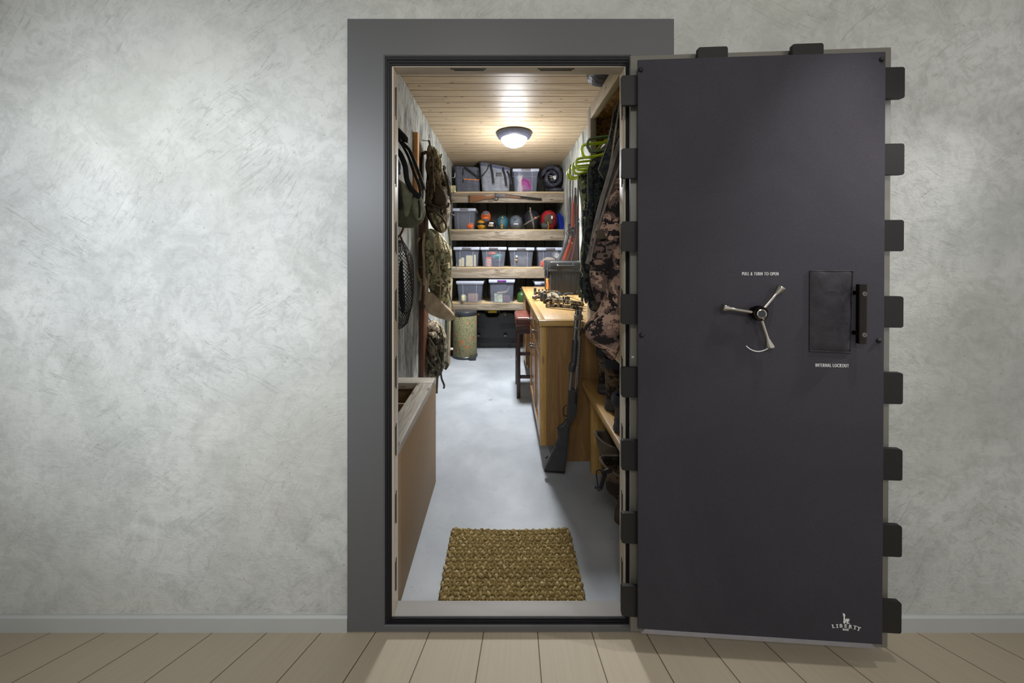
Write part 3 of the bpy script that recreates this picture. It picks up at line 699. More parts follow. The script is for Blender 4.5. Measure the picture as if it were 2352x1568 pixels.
lmesh(em).build('torch_emblem', 'white', leaf, 'small white emblem of a torch-bearing figure', smooth=False)
s, z = LP(1460, 820, 0.006)
lm = lbox(-0.002 + 0.006, 0.0125, z - 0.003, z + 0.003, 0.0035, 0.0052, 0.0005).build('small_mark', 'white', leaf)

# ---------------------------------------------------------------- ceiling lamp
LX, LY = 0.107, 2.27
lampo = thing('ceiling_light', (LX, LY, ROOM_T - 0.13), 'round flush ceiling lamp with grey metal ring and glowing white dome', 'ceiling light')
MB().lathe([(0.16, 0), (0.180, -0.004), (0.182, -0.02), (0.165, -0.048), (0.140, -0.062), (0.134, -0.06), (0.134, -0.04)], (LX, LY, ROOM_T), seg=56, cap=False).build('ring', 'lampring', lampo)
MB().lathe([(0.135, -0.050), (0.135, -0.070), (0.122, -0.098), (0.094, -0.125), (0.05, -0.143), (0.001, -0.148)], (LX, LY, ROOM_T), seg=56, cap=False).build('dome', 'lampglass', lampo)
lamp('lamp_light', 'POINT', (LX, LY, ROOM_T - 0.36), None, 32, (0.97, 0.98, 1.0), shadow_soft_size=0.13, specular_factor=0.3)
lamp('lamp_down_light', 'AREA', (LX, LY, ROOM_T - 0.16), (LX, LY, 0), 44, (0.95, 0.98, 1.0), shape='DISK', size=0.26, spread=R(118), specular_factor=0.15)

# ---------------------------------------------------------------- shelves across the back
SY = 3.36
def shelf(zt_px, zb_px, label, x0=WL, x1=WR, y=SY):
    zt = P(0, zt_px, y).z; zb = P(0, zb_px, y).z
    t = thing('wall_shelf', (0, y, zb), label, 'shelf', 'plank shelves across the back wall')
    MB().box((x0 + 0.002, y, zt - 0.02), (x1 - 0.002, BACK - 0.004, zt), 0.001).build('shelf_board', 'pine_edge', t)
    MB().box((x0 + 0.002, y - 0.038, zb), (x1 - 0.002, y - 0.0005, zt - 0.019), 0.002).build('front_board', 'pine', t)
    MB().box((x0 + 0.002, y - 0.04, zt - 0.0185), (x1 - 0.002, y - 0.0005, zt), 0.0015).build('edge_strip', 'pine_edge', t)
    m = MB()
    for i in range(5): 
        zz = zb + (zt - zb) * (0.12 + 0.18 * i); m.lathe([(0.004, -0.002), (0.004, 0.0), ], (x0 + 0.014, y - 0.038, zz), 'Y', 8)
    m.build('nail_row', 'brass', t); return zt
Z1 = shelf(441, 466, 'topmost plank shelf on the back wall, under the coolers')
Z2 = shelf(527, 552, 'second plank shelf from the top, under the stuff sacks')
Z3 = shelf(613, 638, 'third plank shelf from the top, holding four matching clear bins')
Z4 = shelf(694, 711, 'lowest plank shelf on the back wall, above the black tool case')

# ---- clear bins
def bin_(px0, px1, py0, Y, zbase, label, depth=0.36, taper=0.12, lidcol='lid', handle='greyhandle', latch=True, group=None, kindname='storage_bin', ribs=True, contents=None):
    k = D / (D + Y); x0 = (px0 - 1157) * S / k; x1 = (px1 - 1157) * S / k; zt = EYE - (py0 - 577) * S / k; zb = zbase + 0.001
    h = zt - zb; w = x1 - x0; ins = w * taper / 2; cx = (x0 + x1) / 2
    t = thing(kindname, (cx, Y + depth / 2, zb), label, 'storage bin', group)
    lip = 0.012; th = 0.003
    def ring(f, e, z):
        hw = (w / 2 - lip - ins * (1 - f)) - e; y0 = Y + lip + ins * (1 - f) + e; y1 = Y + depth - lip - ins * (1 - f) - e; r = 0.018; out = []
        for sx, sy, a0 in ((1, 1, 0), (-1, 1, 90), (-1, -1, 180), (1, -1, 270)):
            for q in range(4):
                a = R(a0 + q * 30); px = cx + sx * (hw - r) + r * math.cos(a); py = (y1 - r if sy > 0 else y0 + r) + r * math.sin(a); out.append(Vector((px, py, z)))
        return out
    zr = zt - 0.028
    MB().rings([ring(1, th, zr), ring(0, th, zb + th), ], cap=False).rings([ring(1, 0, zr), ring(0.0, 0, zb + 0.004), ring(-0.1, 0, zb)], True).build('tub', 'clear', t)
    m = MB(); m.rings([ring(1, -0.008, zr - 0.012), ring(1, -0.011, zr), ring(1, -0.009, zr + 0.003)], cap=False); m.build('rim', 'cleartint', t)
    m = MB().rings([ring(1, -0.008, zr + 0.001), ring(1, -0.013, zr + 0.006), ring(1, -0.013, zt - 0.006), ring(1, -0.007, zt), ring(1, 0.01, zt - 0.001)], True); m.build('lid', lidcol, t)
    if latch:
        m = MB().box((cx - w * 0.16, Y - 0.016, zt - 0.027), (cx + w * 0.16, Y + 0.004, zt - 0.006), 0.005); m.build('latch', handle, t)
        for sx in (-1, 1):
            m = MB().box((cx + sx * w * 0.17, Y - 0.012, zt - 0.040), (cx + sx * w * 0.49, Y + 0.006, zt - 0.001), 0.007); m.build('lid_corner', lidcol, t)
    if ribs:
        for sx in (-0.26, 0.24):
            m = MB().rings([[Vector((cx + sx * w * f + e, Y + lip + ins * (1 - g) - 0.003 + d, z)) for e, d in ((-0.002, 0), (0.002, 0), (0.002, 0.004), (-0.002, 0.004))] for f, g, z in ((1.0, 1, zr - 0.01), (0.92, 0, zb + 0.004))]); m.build('rib', 'cleartint', t)
    # inner base box for contents
    return dict(cx=cx, y=Y + depth / 2, z=zb + 0.006, w=w - 2 * lip - 2 * ins, h=h - 0.05, d=depth - 0.06, Y=Y)
G3 = 'matching clear bins on the third shelf'
FY = SY - 0.03
B = {}
B['top'] = bin_(1177, 1239, 387, FY, Z1, 'tall clear bin on the top shelf with a purple bag inside', 0.34)
B['two'] = bin_(1038, 1093, 478, FY - 0.0, Z2, 'clear bin at the left end of the second shelf', 0.38)
B['a'] = bin_(1041, 1102, 567, FY, Z3, 'clear bin of cream foil pouches, left end of third shelf', 0.36, group=G3)
B['b'] = bin_(1103, 1164, 567, FY, Z3, 'clear bin with a red-lidded jar showing, second from left', 0.36, group=G3)
B['c'] = bin_(1167, 1228, 568, FY, Z3, 'clear bin of dark grey gear, third from left on its shelf', 0.36, group=G3)
B['d'] = bin_(1233, 1296, 568, FY, Z3, 'clear bin partly behind the charcoal case, right end of third shelf', 0.36, group=G3)
B['e'] = bin_(1047, 1111, 646, FY - 0.06, Z4, 'clear bin with a white lid and cardboard box inside, lowest shelf', 0.40, latch=False)
B['f'] = bin_(1122, 1183, 642, FY - 0.06, Z4, 'clear bin with a purple latch on the lowest shelf', 0.40, taper=0.08, handle='purple', ribs=False)
B['g'] = bin_(1228, 1272, 647, FY - 0.04, Z4, 'clear bin half hidden behind the workbench top', 0.36)
m = MB()
def lump(name, b, fx, fz, rx, rz, mat, label, cat, fy=-0.28, seed=1, amp=0.35, sq=0.8):
    r = (rx, min(0.07, b['d'] * 0.3), rz); o = MB().blob((b['cx'] + fx * b['w'], b['y'] + fy * b['d'], b['z'] + rz + fz * b['h']), r, sq, amp, 12, seed).build(name, mat); return tag(o, label, cat)
lump('stuff_bag', B['top'], 0.0, 0.0, 0.085, 0.10, 'magenta', 'magenta and purple bag inside the bin on the top shelf', 'bag')
o = MB().tube(smoothpath([(B['top']['cx'] - 0.03, B['top']['Y'] + 0.035, B['top']['z'] + 0.22), (B['top']['cx'] - 0.06, B['top']['Y'] + 0.03, B['top']['z'] + 0.2), (B['top']['cx'] - 0.075, B['top']['Y'] + 0.04, B['top']['z'] + 0.1), (B['top']['cx'] - 0.07, B['top']['Y'] + 0.05, B['top']['z'] + 0.004)]), 0.004, 6).build('cord', 'yellowfab'); tag(o, 'yellow cord hanging down inside the top shelf bin', 'cord')
lump('folded_jacket', B['two'], -0.12, 0, 0.11, 0.115, 'greylump', 'dark green-grey jacket bundled in the second shelf bin', 'jacket', seed=3, amp=0.2)
lump('orange_pouch', B['two'], 0.32, 0, 0.045, 0.045, 'orangefab', 'small orange pouch at the bottom of the second shelf bin', 'pouch', seed=4, fy=-0.33)
for i, (fx, w, h) in enumerate(((-0.33, .016, .10), (-0.2, .022, .12), (0.12, .05, .15), (0.37, .014, .16))):
    b = B['a']; x = b['cx'] + fx * b['w']; o = MB().puff([(x - w, b['Y'] + 0.05, b['z']), (x + w, b['Y'] + 0.05, b['z']), (x + w * .95, b['Y'] + 0.05, b['z'] + h), (x - w * .95, b['Y'] + 0.05, b['z'] + h)], 0.008, 0.02, amp=0.002).build('foil_pouch', 'cream')
    tag(o, ['narrow cream foil pouch at the far left inside its clear bin', 'cream foil pouch second from left inside its clear bin', 'widest cream foil pouch standing in the clear bin', 'tall narrow cream pouch at the right inside its clear bin'][i], 'pouch', 'cream foil pouches in the bin')
b = B['a']; o = MB().box((b['cx'] - .09, b['y'] - .02, b['z']), (b['cx'] + .1, b['y'] + .05, b['z'] + .17), .006).build('blue_carton', plain('blue_card', c(56, 66, 112))); tag(o, 'dark blue carton behind the cream foil pouches', 'carton')
b = B['b']; j = thing('jar', (b['cx'] - .07, b['Y'] + .08, b['z']), 'plastic jar of trail snacks with a red lid inside a bin', 'jar')
MB().lathe([(.04, 0), (.044, .01), (.044, .10), (.04, .105)], (b['cx'] - .07, b['Y'] + .08, b['z'])).build('jar_body', plain('jar_contents', c(188, 150, 130), .3, 0, .5, 70), j)
MB().lathe([(.046, .105), (.047, .125), (.044, .128)], (b['cx'] - .07, b['Y'] + .08, b['z'])).build('jar_lid', 'pink', j)
lump('dark_pouch', b, 0.2, 0, .07, .055, 'blackfab', 'dark blue pouch low in the bin with the red-lidded jar', 'pouch', seed=9)
lump('teal_pouch', b, 0.15, .45, .07, .04, 'tealbag', 'teal plastic pouch on top of the dark pouch', 'pouch', seed=8)
lump('orange_cloth', b, -0.1, .72, .07, .022, 'orangefab', 'orange cloth lying on the jar inside its bin', 'cloth', seed=5)
o = MB().tube([(b['cx'] + .05, b['Y'] + .06, b['z'] + .13), (b['cx'] + .09, b['Y'] + .06, b['z'] + .1)], .014, 10).build('small_bottle', 'lightblue'); tag(o, 'small pale blue bottle near the teal pouch', 'bottle')
lump('gear_bundle', B['c'], 0.05, 0, .10, .07, 'greylump', 'dark grey gear bundle filling the third bin', 'gear', seed=12, amp=.4)
lump('tan_tag', B['c'], -0.22, .3, .022, .02, 'tan', 'small tan tag lying on the grey gear bundle', 'tag', fy=-.38, seed=13)
lump('silver_bag', B['c'], -0.2, .5, .02, .022, 'whitefab', 'crumpled silvery packet above the tan tag', 'packet', fy=-.38, seed=14, amp=.6)
lump('glove_pair', B['d'], -0.05, 0.1, .09, .05, 'tan', 'pinkish tan gloves in the bin behind the charcoal case', 'gloves', seed=15, amp=.5)
lump('white_packet', B['d'], 0.3, .5, .045, .05, 'whitefab', 'white plastic packet in the bin behind the charcoal case', 'packet', seed=16, amp=.6)
lump('red_tin', B['d'], -0.36, 0.0, .02, .04, 'pink', 'small red tin at the left inside the fourth bin', 'tin', seed=17, amp=.0, sq=.4)
b = B['e']; o = MB().box((b['cx'] - .03, b['Y'] + .05, b['z']), (b['cx'] + .1, b['Y'] + .2, b['z'] + .11), .003).build('cardboard_box', 'cardboard'); tag(o, 'brown cardboard box inside the white-lidded bin', 'box')
lump('nut_bag', b, -.3, 0, .035, .05, 'cream', 'clear bag of small pale pieces beside the cardboard box', 'bag', seed=18, fy=-.33)
b = B['f']; o = MB().box((b['cx'] - .1, b['Y'] + .05, b['z']), (b['cx'] + .01, b['Y'] + .15, b['z'] + .11), .003).build('game_box', plain('green_white_card', c(178, 186, 158), .6, 0, .5, 14)); tag(o, 'white and green printed box in the purple-latched bin', 'box')
o = MB().box((b['cx'] + .02, b['Y'] + .05, b['z']), (b['cx'] + .11, b['Y'] + .15, b['z'] + .09), .003).build('parts_box', plain('red_dark_card', c(96, 66, 66), .6, 0, .7, 40)); tag(o, 'dark red printed box in the purple-latched bin', 'box')
o = MB().tube(smoothpath([(b['cx'] - .06, b['Y'] + .06, b['z'] + .12), (b['cx'] + .0, b['Y'] + .05, b['z'] + .13), (b['cx'] + .06, b['Y'] + .06, b['z'] + .14), (b['cx'] + .09, b['Y'] + .05, b['z'] + .18), (b['cx'] + .1, b['Y'] + .06, b['z'] + .21)]), [.016 - .0005 * i for i in range(25)], 8).build('coiled_strap', 'tanstrap'); tag(o, 'tan strap twisted on the boxes in the purple-latched bin', 'strap')
lump('red_cloth', B['g'], -.1, .3, .07, .05, 'orangefab', 'red cloth inside the bin half hidden by the workbench', 'cloth', seed=19)

# ---- coolers on the top shelf
def cooler(x0, x1, y_top_l, y_top_r, ybase_px, Y, mat, label, zbase, lean=0.0):
    pass
def softcooler(name, px, Y, zb, mat, label, depth, top_px, mat_top):
    """px = outline front: bottom-left x, bottom-right x, top-right x, top-left x"""
    bl, br, tr, tl = px; k = D / (D + Y)
    X = lambda v: (v - 1157) * S / k
    ztl = EYE - (top_px[0] - 577) * S / k; ztr = EYE - (top_px[1] - 577) * S / k
    t = thing(name, (X((bl + br) / 2), Y + depth / 2, zb + .001), label, 'cooler bag', 'soft coolers on the top shelf')
    def ring(f, e=0.0, z_off=0.0):
        xl = X(bl) + (X(tl) - X(bl)) * f + e; xr = X(br) + (X(tr) - X(br)) * f - e
        fd = 1 - 0.72 * f ** 1.6; y0 = Y + e; y1 = Y + depth * max(fd, .22) - e; r = min(.045, (y1 - y0) / 2 - .001); out = []
        for cx_, cy_, a0 in ((xr - r, y1 - r, 0), (xl + r, y1 - r, 90), (xl + r, y0 + r, 180), (xr - r, y0 + r, 270)):
            for q in range(5):
                a = R(a0 + q * 22.5); x = cx_ + r * math.cos(a); y = cy_ + r * math.sin(a)
                g = (x - xl) / (xr - xl); zt = ztl + (ztr - ztl) * g; out.append(Vector((x, y, zb + .001 + (zt - zb) * f + z_off)))
        return out
    MB().rings([ring(0, .012), ring(0.03, 0)] + [ring(i / 12, 0) for i in range(1, 11)] + [ring(.86, 0)]).build('cooler_body', mat, t)
    MB().rings([ring(.86, -.002), ring(.93, -.004), ring(.985, -.002), ring(1.0, .004)]).build('closure_flap', mat_top, t)
    return t, X, lambda v: EYE - (v - 577) * S / k
YC = FY + .02
t, X, Zp = softcooler('soft_cooler', (1046, 1102, 1099, 1042), YC, Z1, 'charfab', 'dark charcoal soft cooler with an orange zip on the top shelf', .30, (381, 384), 'charfab')
MB().strap([(X(1064), YC - .004, Zp(411)), (X(1100), YC - .004, Zp(413.5))], (0, 1, 0), .003, .006).build('zip', 'orange', t, 'bright orange zip')
MB().tube([(X(1064), YC - .006, Zp(411)), (X(1064), YC - .008, Zp(420))], .005, 8).build('zip_pull', 'strap', t)
MB().strap(smoothpath([(X(1064), YC - .006, Zp(402)), (X(1064), YC - .008, Zp(390)), (X(1068), YC - .012, Zp(386)), (X(1082), YC - .016, Zp(396)), (X(1094), YC - .016, Zp(405)), (X(1103), YC - .012, Zp(412))]), (0.5, 0, 1), .016, .004).build('carry_strap', 'strap', t)
YC2 = FY - .01
t, X, Zp = softcooler('soft_cooler', (1107, 1170, 1172, 1101), YC2, Z1, 'lightfab', 'pale grey soft cooler with black straps and a logo patch', .30, (370, 384), 'charfab')
for x0, y0, x1, y1 in ((1127, 377, 1133, 421), (1155, 384, 1163, 427)):
    m = MB().strap(smoothpath([(X(x0), YC2 + .0, Zp(y0)), (X(x0 + 1), YC2 - .006, Zp(y0 + 8)), (X((x0 + x1) / 2 + 1), YC2 - .008, Zp((y0 + y1) / 2)), (X(x1), YC2 - .008, Zp(y1))]), (1, 0, .15), .016, .004); m.build('hanging_strap', 'strap', t)
    MB().lathe([(.017, -.012), (.017, -.004), ], (X(x1), YC2, Zp(y1 + 1)), 'Y', 20).build('strap_anchor', 'strap', t)
    MB().lathe([(.008, -.014), (.008, -.006), ], (X(x1), YC2, Zp(y1 + 2)), 'Y', 14).build('anchor_eye', 'lightfab', t)
MB().strap(smoothpath([(X(1123), YC2 - .01, Zp(379)), (X(1120), YC2 - .035, Zp(390)), (X(1112), YC2 - .05, Zp(402)), (X(1104), YC2 - .04, Zp(407)), (X(1100), YC2 - .01, Zp(392))]), (0.3, 0, 1), .014, .004).build('shoulder_strap', 'strap', t)
MB().strap(smoothpath([(X(1165), YC2 - .005, Zp(393)), (X(1171), YC2 - .02, Zp(408)), (X(1175), YC2 - .02, Zp(424))]), (1, 0, 0), .014, .004).build('end_strap', 'strap', t)
MB().strap([(X(1133), YC2 - .004, Zp(384)), (X(1167), YC2 - .004, Zp(390.5))], (0, 1, 0), .002, .004).build('zip', plain('blue_zip', c(50, 70, 150)), t, 'blue zip under the flap')
pm = Matrix.Translation((X(1145.5), YC2 - .004, Zp(401))) @ Matrix.Rotation(R(90), 4, 'X') @ Matrix.Rotation(R(-3), 4, 'Z')
pb = MB().box((X(1139), YC2 - .004, Zp(405)), (X(1152), YC2 + .006, Zp(396.5)), .001).build('logo_patch', plain('patch_grey', c(62, 62, 66), .5), t, 'dark grey patch with pale letters')
lt = MB(); text(lt, 'YETI', .030, Matrix.Translation((X(1145.5), YC2 - .0045, Zp(400.8))) @ Matrix.Rotation(R(90), 4, 'X'), .0008, 1.0); lt.build('patch_lettering', 'lightfab', pb, smooth=False)
# ---- rolled black sleeping bag
YR = FY + .0; ctr = P(1269.5, 406, YR); kk = S / (D / (D + YR))
t = thing('rolled_sleeping_bag', (ctr.x, YR + .14, Z1), 'rolled black puffy sleeping bag at the right end of top shelf', 'sleeping bag')
def quilt_roll(cen, turns, r0, r1, thick, depth, y0, squash=1.0, seed=0, a0=0):
    m = MB(); n = int(turns * 40); rows = []
    for i in range(n + 1):
        f = i / n; a = a0 + f * turns * 2 * math.pi; r = r0 + (r1 - r0) * f
        bulge = .9 + .32 * abs(math.sin(i * .62 + 2 * noise.noise(Vector((i * .1, seed, 0)))))
        cx_, cz_ = cen.x + r * math.cos(a) * squash, cen.z + r * math.sin(a); nx, nz = math.cos(a), math.sin(a); row = []
        for j in range(12):
            b_ = 2 * math.pi * (j + .5) / 12; cb, sb = math.cos(b_), math.sin(b_)
            th_ = thick * .5 * bulge * math.copysign(abs(cb) ** .7, cb) * (1 if 0 < i < n else .3)
            dd = depth * .5 * math.copysign(abs(sb) ** .35, sb)
            row.append(Vector((cx_ + nx * th_, y0 + depth / 2 + dd + .01 * noise.noise(Vector((cx_ * 20, j, seed))), cz_ + nz * th_)))
        rows.append(row)
    return m.rings(rows)
quilt_roll(ctr, 1.9, .030, .150, .056, .26, YR, .9, 2, R(-150)).build('quilted_roll', 'quilt', t)
MB().blob((ctr.x + .06, YR + .13, Z1 + .035), (.11, .13, .033), .7, .2, 14, 3).build('loose_flap', 'quilt', t)
MB().blob((P(1274, 407, YR).x, YR - .002, P(0, 407, YR).z), (.022, .018, .028), .8, .4, 30, 2).build('lining_tuft', 'whitefab', t, 'pale lining showing in the middle')
for i in range(2):
    p = P(1262, 403 + 4 * i, YR - .01); q = P(1270, 405 + 3 * i, YR - .01); MB().tube([p, q], .003, 8).build('drawcord', 'whitefab', t)

# ---- stuff sacks on the second shelf
GS = 'stuff sacks on the second shelf'
YS = FY - .02
def sack(name, pxc, pyc, rx, ry, mat, label, seed, depth=.15, amp=.06, sq=.92, cat='stuff sack', onshelf=True):
    k = D / (D + YS); X0 = (pxc - 1157) * S / k; r = Vector((rx * S / k * 1.03, depth, ry * S / k * 1.08)); z = EYE - (pyc - 577) * S / k
    if onshelf: z = Z2 + .001 + r.z * .99
    t = thing(name, (X0, YS + r.y, z - r.z), label, cat, GS)
    mb = MB().blob((X0, YS + r.y, z), r, sq, amp, 10, seed, 72, 44)
    for v in mb.bm.verts:
        a = math.atan2(v.co.z - z, v.co.x - X0); f = 1 - .03 * abs(math.sin(a * 6 + seed + 1.5 * noise.noise(Vector((a, seed, 0))))) - .012 * abs(math.sin(a * 17))
        v.co.x = X0 + (v.co.x - X0) * f; v.co.z = z + (v.co.z - z) * f
    zl = min(v.co.z for v in mb.bm.verts)
    if onshelf:
        for v in mb.bm.verts: v.co.z -= zl - Z2 - .001
    mb.build('sack_body', mat, t); return t, Vector((X0, YS, z)), r
def face_band(t, cen, r, z0, z1, mat, name='band', grow=1.012, x0=-1, x1=1):
    """cloth band hugging the near end of a sack"""
    m = MB(); rows = []
    for i in range(9):
        zz = z0 + (z1 - z0) * i / 8; row = []
        for j in range(17):
            xx = (x0 + (x1 - x0) * j / 16) * .96
            q = max(0.0, 1 - abs(xx) ** 2.17 - abs(zz) ** 2.17) ** (1 / 2.17)
            row.append(Vector((cen.x + xx * r.x * grow, cen.y + r.y - q * r.y * grow - .002, cen.z + zz * r.z * grow)))
        rows.append(row)
    back = [[p + Vector((0, .004, 0)) for p in rw] for rw in rows]
    m.rings(rows, False, False).rings(back, False, False); return m.build(name, mat, t)
def sack_text(t, cen, r, body, size, px, py, mat, rot=0):
    p = P(px, py, YS); xx = (p.x - cen.x) / r.x; zz = (p.z - cen.z) / r.z; q = max(0.02, 1 - abs(xx) ** 2.17 - abs(zz) ** 2.17) ** (1 / 2.17)
    mb = MB(); text(mb, body, size, Matrix.Translation((p.x, cen.y + r.y - q * r.y * 1.02 - .004, p.z)) @ Matrix.Rotation(R(90), 4, 'X') @ Matrix.Rotation(rot, 4, 'Z'), .0015); return mb.build('lettering', mat, t, smooth=False)
t, ce_, r_ = sack('stuff_sack', 1104.5, 514, 10, 11, 'yellowfab', 'small mustard yellow stuff sack beside the clear bin', 1, .12); face_band(t, ce_, r_, -.15, .25, 'strap')
t, ce_, r_ = sack('stuff_sack', 1128, 516, 11.5, 9.5, 'blackfab', 'small black stuff sack with a white label, under the orange one', 2, .12); face_band(t, ce_, r_, .25, .6, 'whitefab', 'label_patch', x0=-.4, x1=.5); face_band(t, ce_, r_, -.35, .1, 'tan', 'tan_patch', x0=-.6, x1=.4)
t, ce_, r_ = sack('stuff_sack', 1115, 496, 11.6, 13.5, 'orangefab', 'orange and grey stuff sack resting on two smaller sacks', 3, .12, onshelf=False); face_band(t, ce_, r_, .22, .80, 'greyfab', 'grey_panel', x0=-.6, x1=.6); face_band(t, ce_, r_, -.85, -.42, 'greyfab', 'grey_panel', x0=-.55, x1=.55)
sack_text(t, ce_, r_, 'EXPED', .028, 1114.5, 496, 'strap')
t, ce_, r_ = sack('stuff_sack', 1154.5, 511, 14.2, 16, 'tealfab', 'teal stuff sack with yellow vertical lettering', 4, .15)
sack_text(t, ce_, r_, 'KELTY', .042, 1153, 514, 'yellowfab', R(90))
p = P(1154, 499, YS); MB().lathe([(.011, -.003), (.011, .02)], (p.x, YS + .022, p.z), 'Y', 16).build('round_badge', 'yellowfab', t)
t, ce_, r_ = sack('stuff_sack', 1185.5, 511, 15.6, 16, 'greyfab', 'blue-grey stuff sack marked with a faint number', 5, .15)
sack_text(t, ce_, r_, '20°', .036, 1184, 504, 'strap'); face_band(t, ce_, r_, -.36, -.2, 'whitefab', 'label_patch', x0=-.35, x1=.3)
t, ce_, r_ = sack('stuff_sack', 1223, 505, 20, 22, 'blackfab', 'large black stuff sack crossed by pale webbing straps', 6, .18)
def on(ce_, r_, u, v): q = max(0.0, 1 - abs(u) ** 2.17 - abs(v) ** 2.17) ** (1 / 2.17); return Vector((ce_.x + u * r_.x, ce_.y + r_.y - q * r_.y - .006, ce_.z + v * r_.z))
MB().strap([on(ce_, r_, -.98 + 1.96 * i / 12, -.55 + .95 * i / 12) if i not in (0,) else on(ce_, r_, -.9, -.5) for i in range(13)], (-.3, 0, 1), .011, .003).build('cross_strap', 'greycloth', t)
MB().strap([on(ce_, r_, -.28 + .5 * i / 12, .92 - 1.85 * i / 12) for i in range(13)], (1, 0, .25), .011, .003).build('upright_strap', 'greycloth', t)
p = P(1217.5, 481, YS); MB().strap([P(1219, 487, YS + .02), P(1217.5, 476, YS + .01)], (1, 0, 0), .009, .003).build('strap_tail', 'greycloth', t)
p = on(ce_, r_, .35, .12); MB().box(p - Vector((.014, .006, .012)), p + Vector((.014, .004, .012)), .003).build('strap_buckle', 'orange', t)
t, ce_, r_ = sack('stuff_sack', 1263.5, 505, 18.8, 22, 'redfab', 'red and grey round stuff sack with a gathered mouth', 7, .15, .04)
MB().blob((ce_.x - .01, YS + .006, ce_.z - .0), (.062, .03, .075), .9, .3, 20, 4).build('gathered_mouth', 'brownfab', t); MB().blob((ce_.x + .022, YS - .018, ce_.z + .02), (.013, .012, .022), .9, .4, 30, 5).build('toggle', 'whitefab', t)
MB().blob((ce_.x - .05, YS + .06, ce_.z - .08), (.06, .06, .05), .9, .2, 20, 6).build('grey_underside', 'greylump', t)
MB().tube(smoothpath([(ce_.x - .04, YS - .01, ce_.z - .02), (ce_.x - .03, YS - .02, ce_.z - .06), (ce_.x - .02, YS - .02, ce_.z - .1), (ce_.x - .03, YS - .01, Z2 + .004)]), .003, 6).build('drawstring', 'yellow', t)
m = MB()
for i in range(5):
    a, b_ = P(1284 + i * 2.6, 487 + abs(i - 1.2) * 4, YS), P(1288 + i * 2, 526, YS); b_.z = Z2 + .001
    m.strap([a, a.lerp(b_, .5) + Vector((.003, -.01, 0)), b_], (0, 1, .0), .09 - .01 * i, .005)
m.xf(Matrix.Translation((0, .09, 0))); tag(m.build('folded_tarp', 'bluefab'), 'bright blue folded tarp at the right end of second shelf', 'tarp')

# ---- green fuel canister (lowest shelf, left of worktop)
p = P(1199, 0, FY); t = thing('fuel_canister', (p.x, FY + .07, Z4 + .001), 'bright green canister with black cap on the lowest shelf', 'canister')
MB().lathe([(.03, 0), (.058, .004), (.064, .02), (.064, .09), (.055, .115), (.03, .135), (.022, .14)], (p.x, FY + .07, Z4 + .001), seg=32).build('canister_body', 'green', t)
MB().lathe([(.021, .138), (.021, .165), (.027, .168), (.027, .185), (.016, .19)], (p.x, FY + .07, Z4 + .001), seg=20).build('cap', 'blackgloss', t)

# ---- lever-action rifle fixed to the front of the top shelf
YL = SY - .045
t = thing('lever_action_rifle', P(1162, 455, YL), 'lever-action rifle with honey-brown stock along the top shelf front', 'rifle')
def q(x, y): return P(1020 + x * 300 / 2352, 360 + y * 200 / 1568, YL - .03)
def slab(pts, th, bev=.004): return MB().prism([q(*p) for p in pts], (0, th, 0), bev)
slab([(455, 690), (700, 685), (735, 705), (790, 712), (920, 680), (920, 730), (830, 752), (730, 768), (560, 805), (460, 828)], .028, .006).build('stock', 'tanstock', t)
slab([(448, 688), (462, 688), (466, 828), (450, 828)], .03, .001).build('butt_plate', 'steel', t)
slab([(918, 655), (945, 650), (975, 662), (1100, 668), (1105, 722), (935, 720), (918, 700)], .026, .002).build('receiver', 'steel', t)
slab([(912, 660), (915, 645), (940, 652), (938, 664)], .012, .001).build('hammer', 'steel', t)
slab([(1103, 684), (1360, 715), (1365, 748), (1103, 722)], .028, .006).build('forend', 'tanstock', t)
cc = YL - .016
def q2(x, y, dy=0): p = q(x, y); p.y = cc + dy; return p
MB().tube([q2(1100, 678), q2(1758, 757)], .0085, 14).build('barrel', 'steel', t)
MB().tube([q2(1360, 733), q2(1755, 779)], .0075, 14).build('magazine_tube', 'steel', t)
slab([(1358, 712), (1372, 713), (1374, 750), (1360, 748)], .03, .001).build('barrel_band', 'steel', t)
slab([(1725, 745), (1738, 730), (1742, 750)], .006, .0005).build('front_sight', 'steel', t)
MB().tube(smoothpath([q2(975, 725), q2(970, 762), q2(935, 778), q2(900, 762), q2(890, 735)]), .0045, 8).build('trigger_guard', 'steel', t)
MB().tube(smoothpath([q2(905, 752), q2(870, 758), q2(822, 766), q2(806, 782), q2(830, 797), q2(890, 780), q2(910, 765)]), .004, 8).build('lever_loop', 'hook', t)
MB().tube(smoothpath([q2(930, 728), q2(928, 745), q2(920, 757)]), .003, 6).build('trigger', 'steel', t)

# ---- big black case on the floor under the shelves
YB = 3.70
k = D / (D + YB); X0, X1, ZT_ = (1075 - 1157) * S / k, (1188 - 1157) * S / k, EYE - (713 - 577) * S / k
t = thing('tool_case', ((X0 + X1) / 2, YB + .09, .001), 'large black moulded case with yellow handle under the shelves', 'case')
def z(v): return EYE - (v + 1.5 - 577) * S / k
def xx(v): return (v - 1157) * S / k
out = [(xx(1077), YB, .004), (xx(1186), YB, .004), (xx(1188), YB, z(735)), (xx(1184), YB, z(722)), (xx(1176), YB, z(717)), (xx(1149), YB, z(717)), (xx(1142), YB, z(727)), (xx(1119), YB, z(727)), (xx(1112), YB, z(717)), (xx(1086), YB, z(717)), (xx(1078), YB, z(724)), (xx(1075), YB, z(735))]
MB().prism(out, (0, .17, 0), .008, 3).build('case_shell', 'blackgloss', t)
for x0, x1, ys in ((1078, 1113, (742, 745, 748, 752)), (1149, 1186, (742, 745, 748, 752)), (1078, 1187, (776, 779, 782, 785))):
    for yy in ys: MB().box((xx(x0), YB - .006, z(yy + .8)), (xx(x1), YB + .002, z(yy - .6)), .002).build('ridge', 'blackgloss', t)
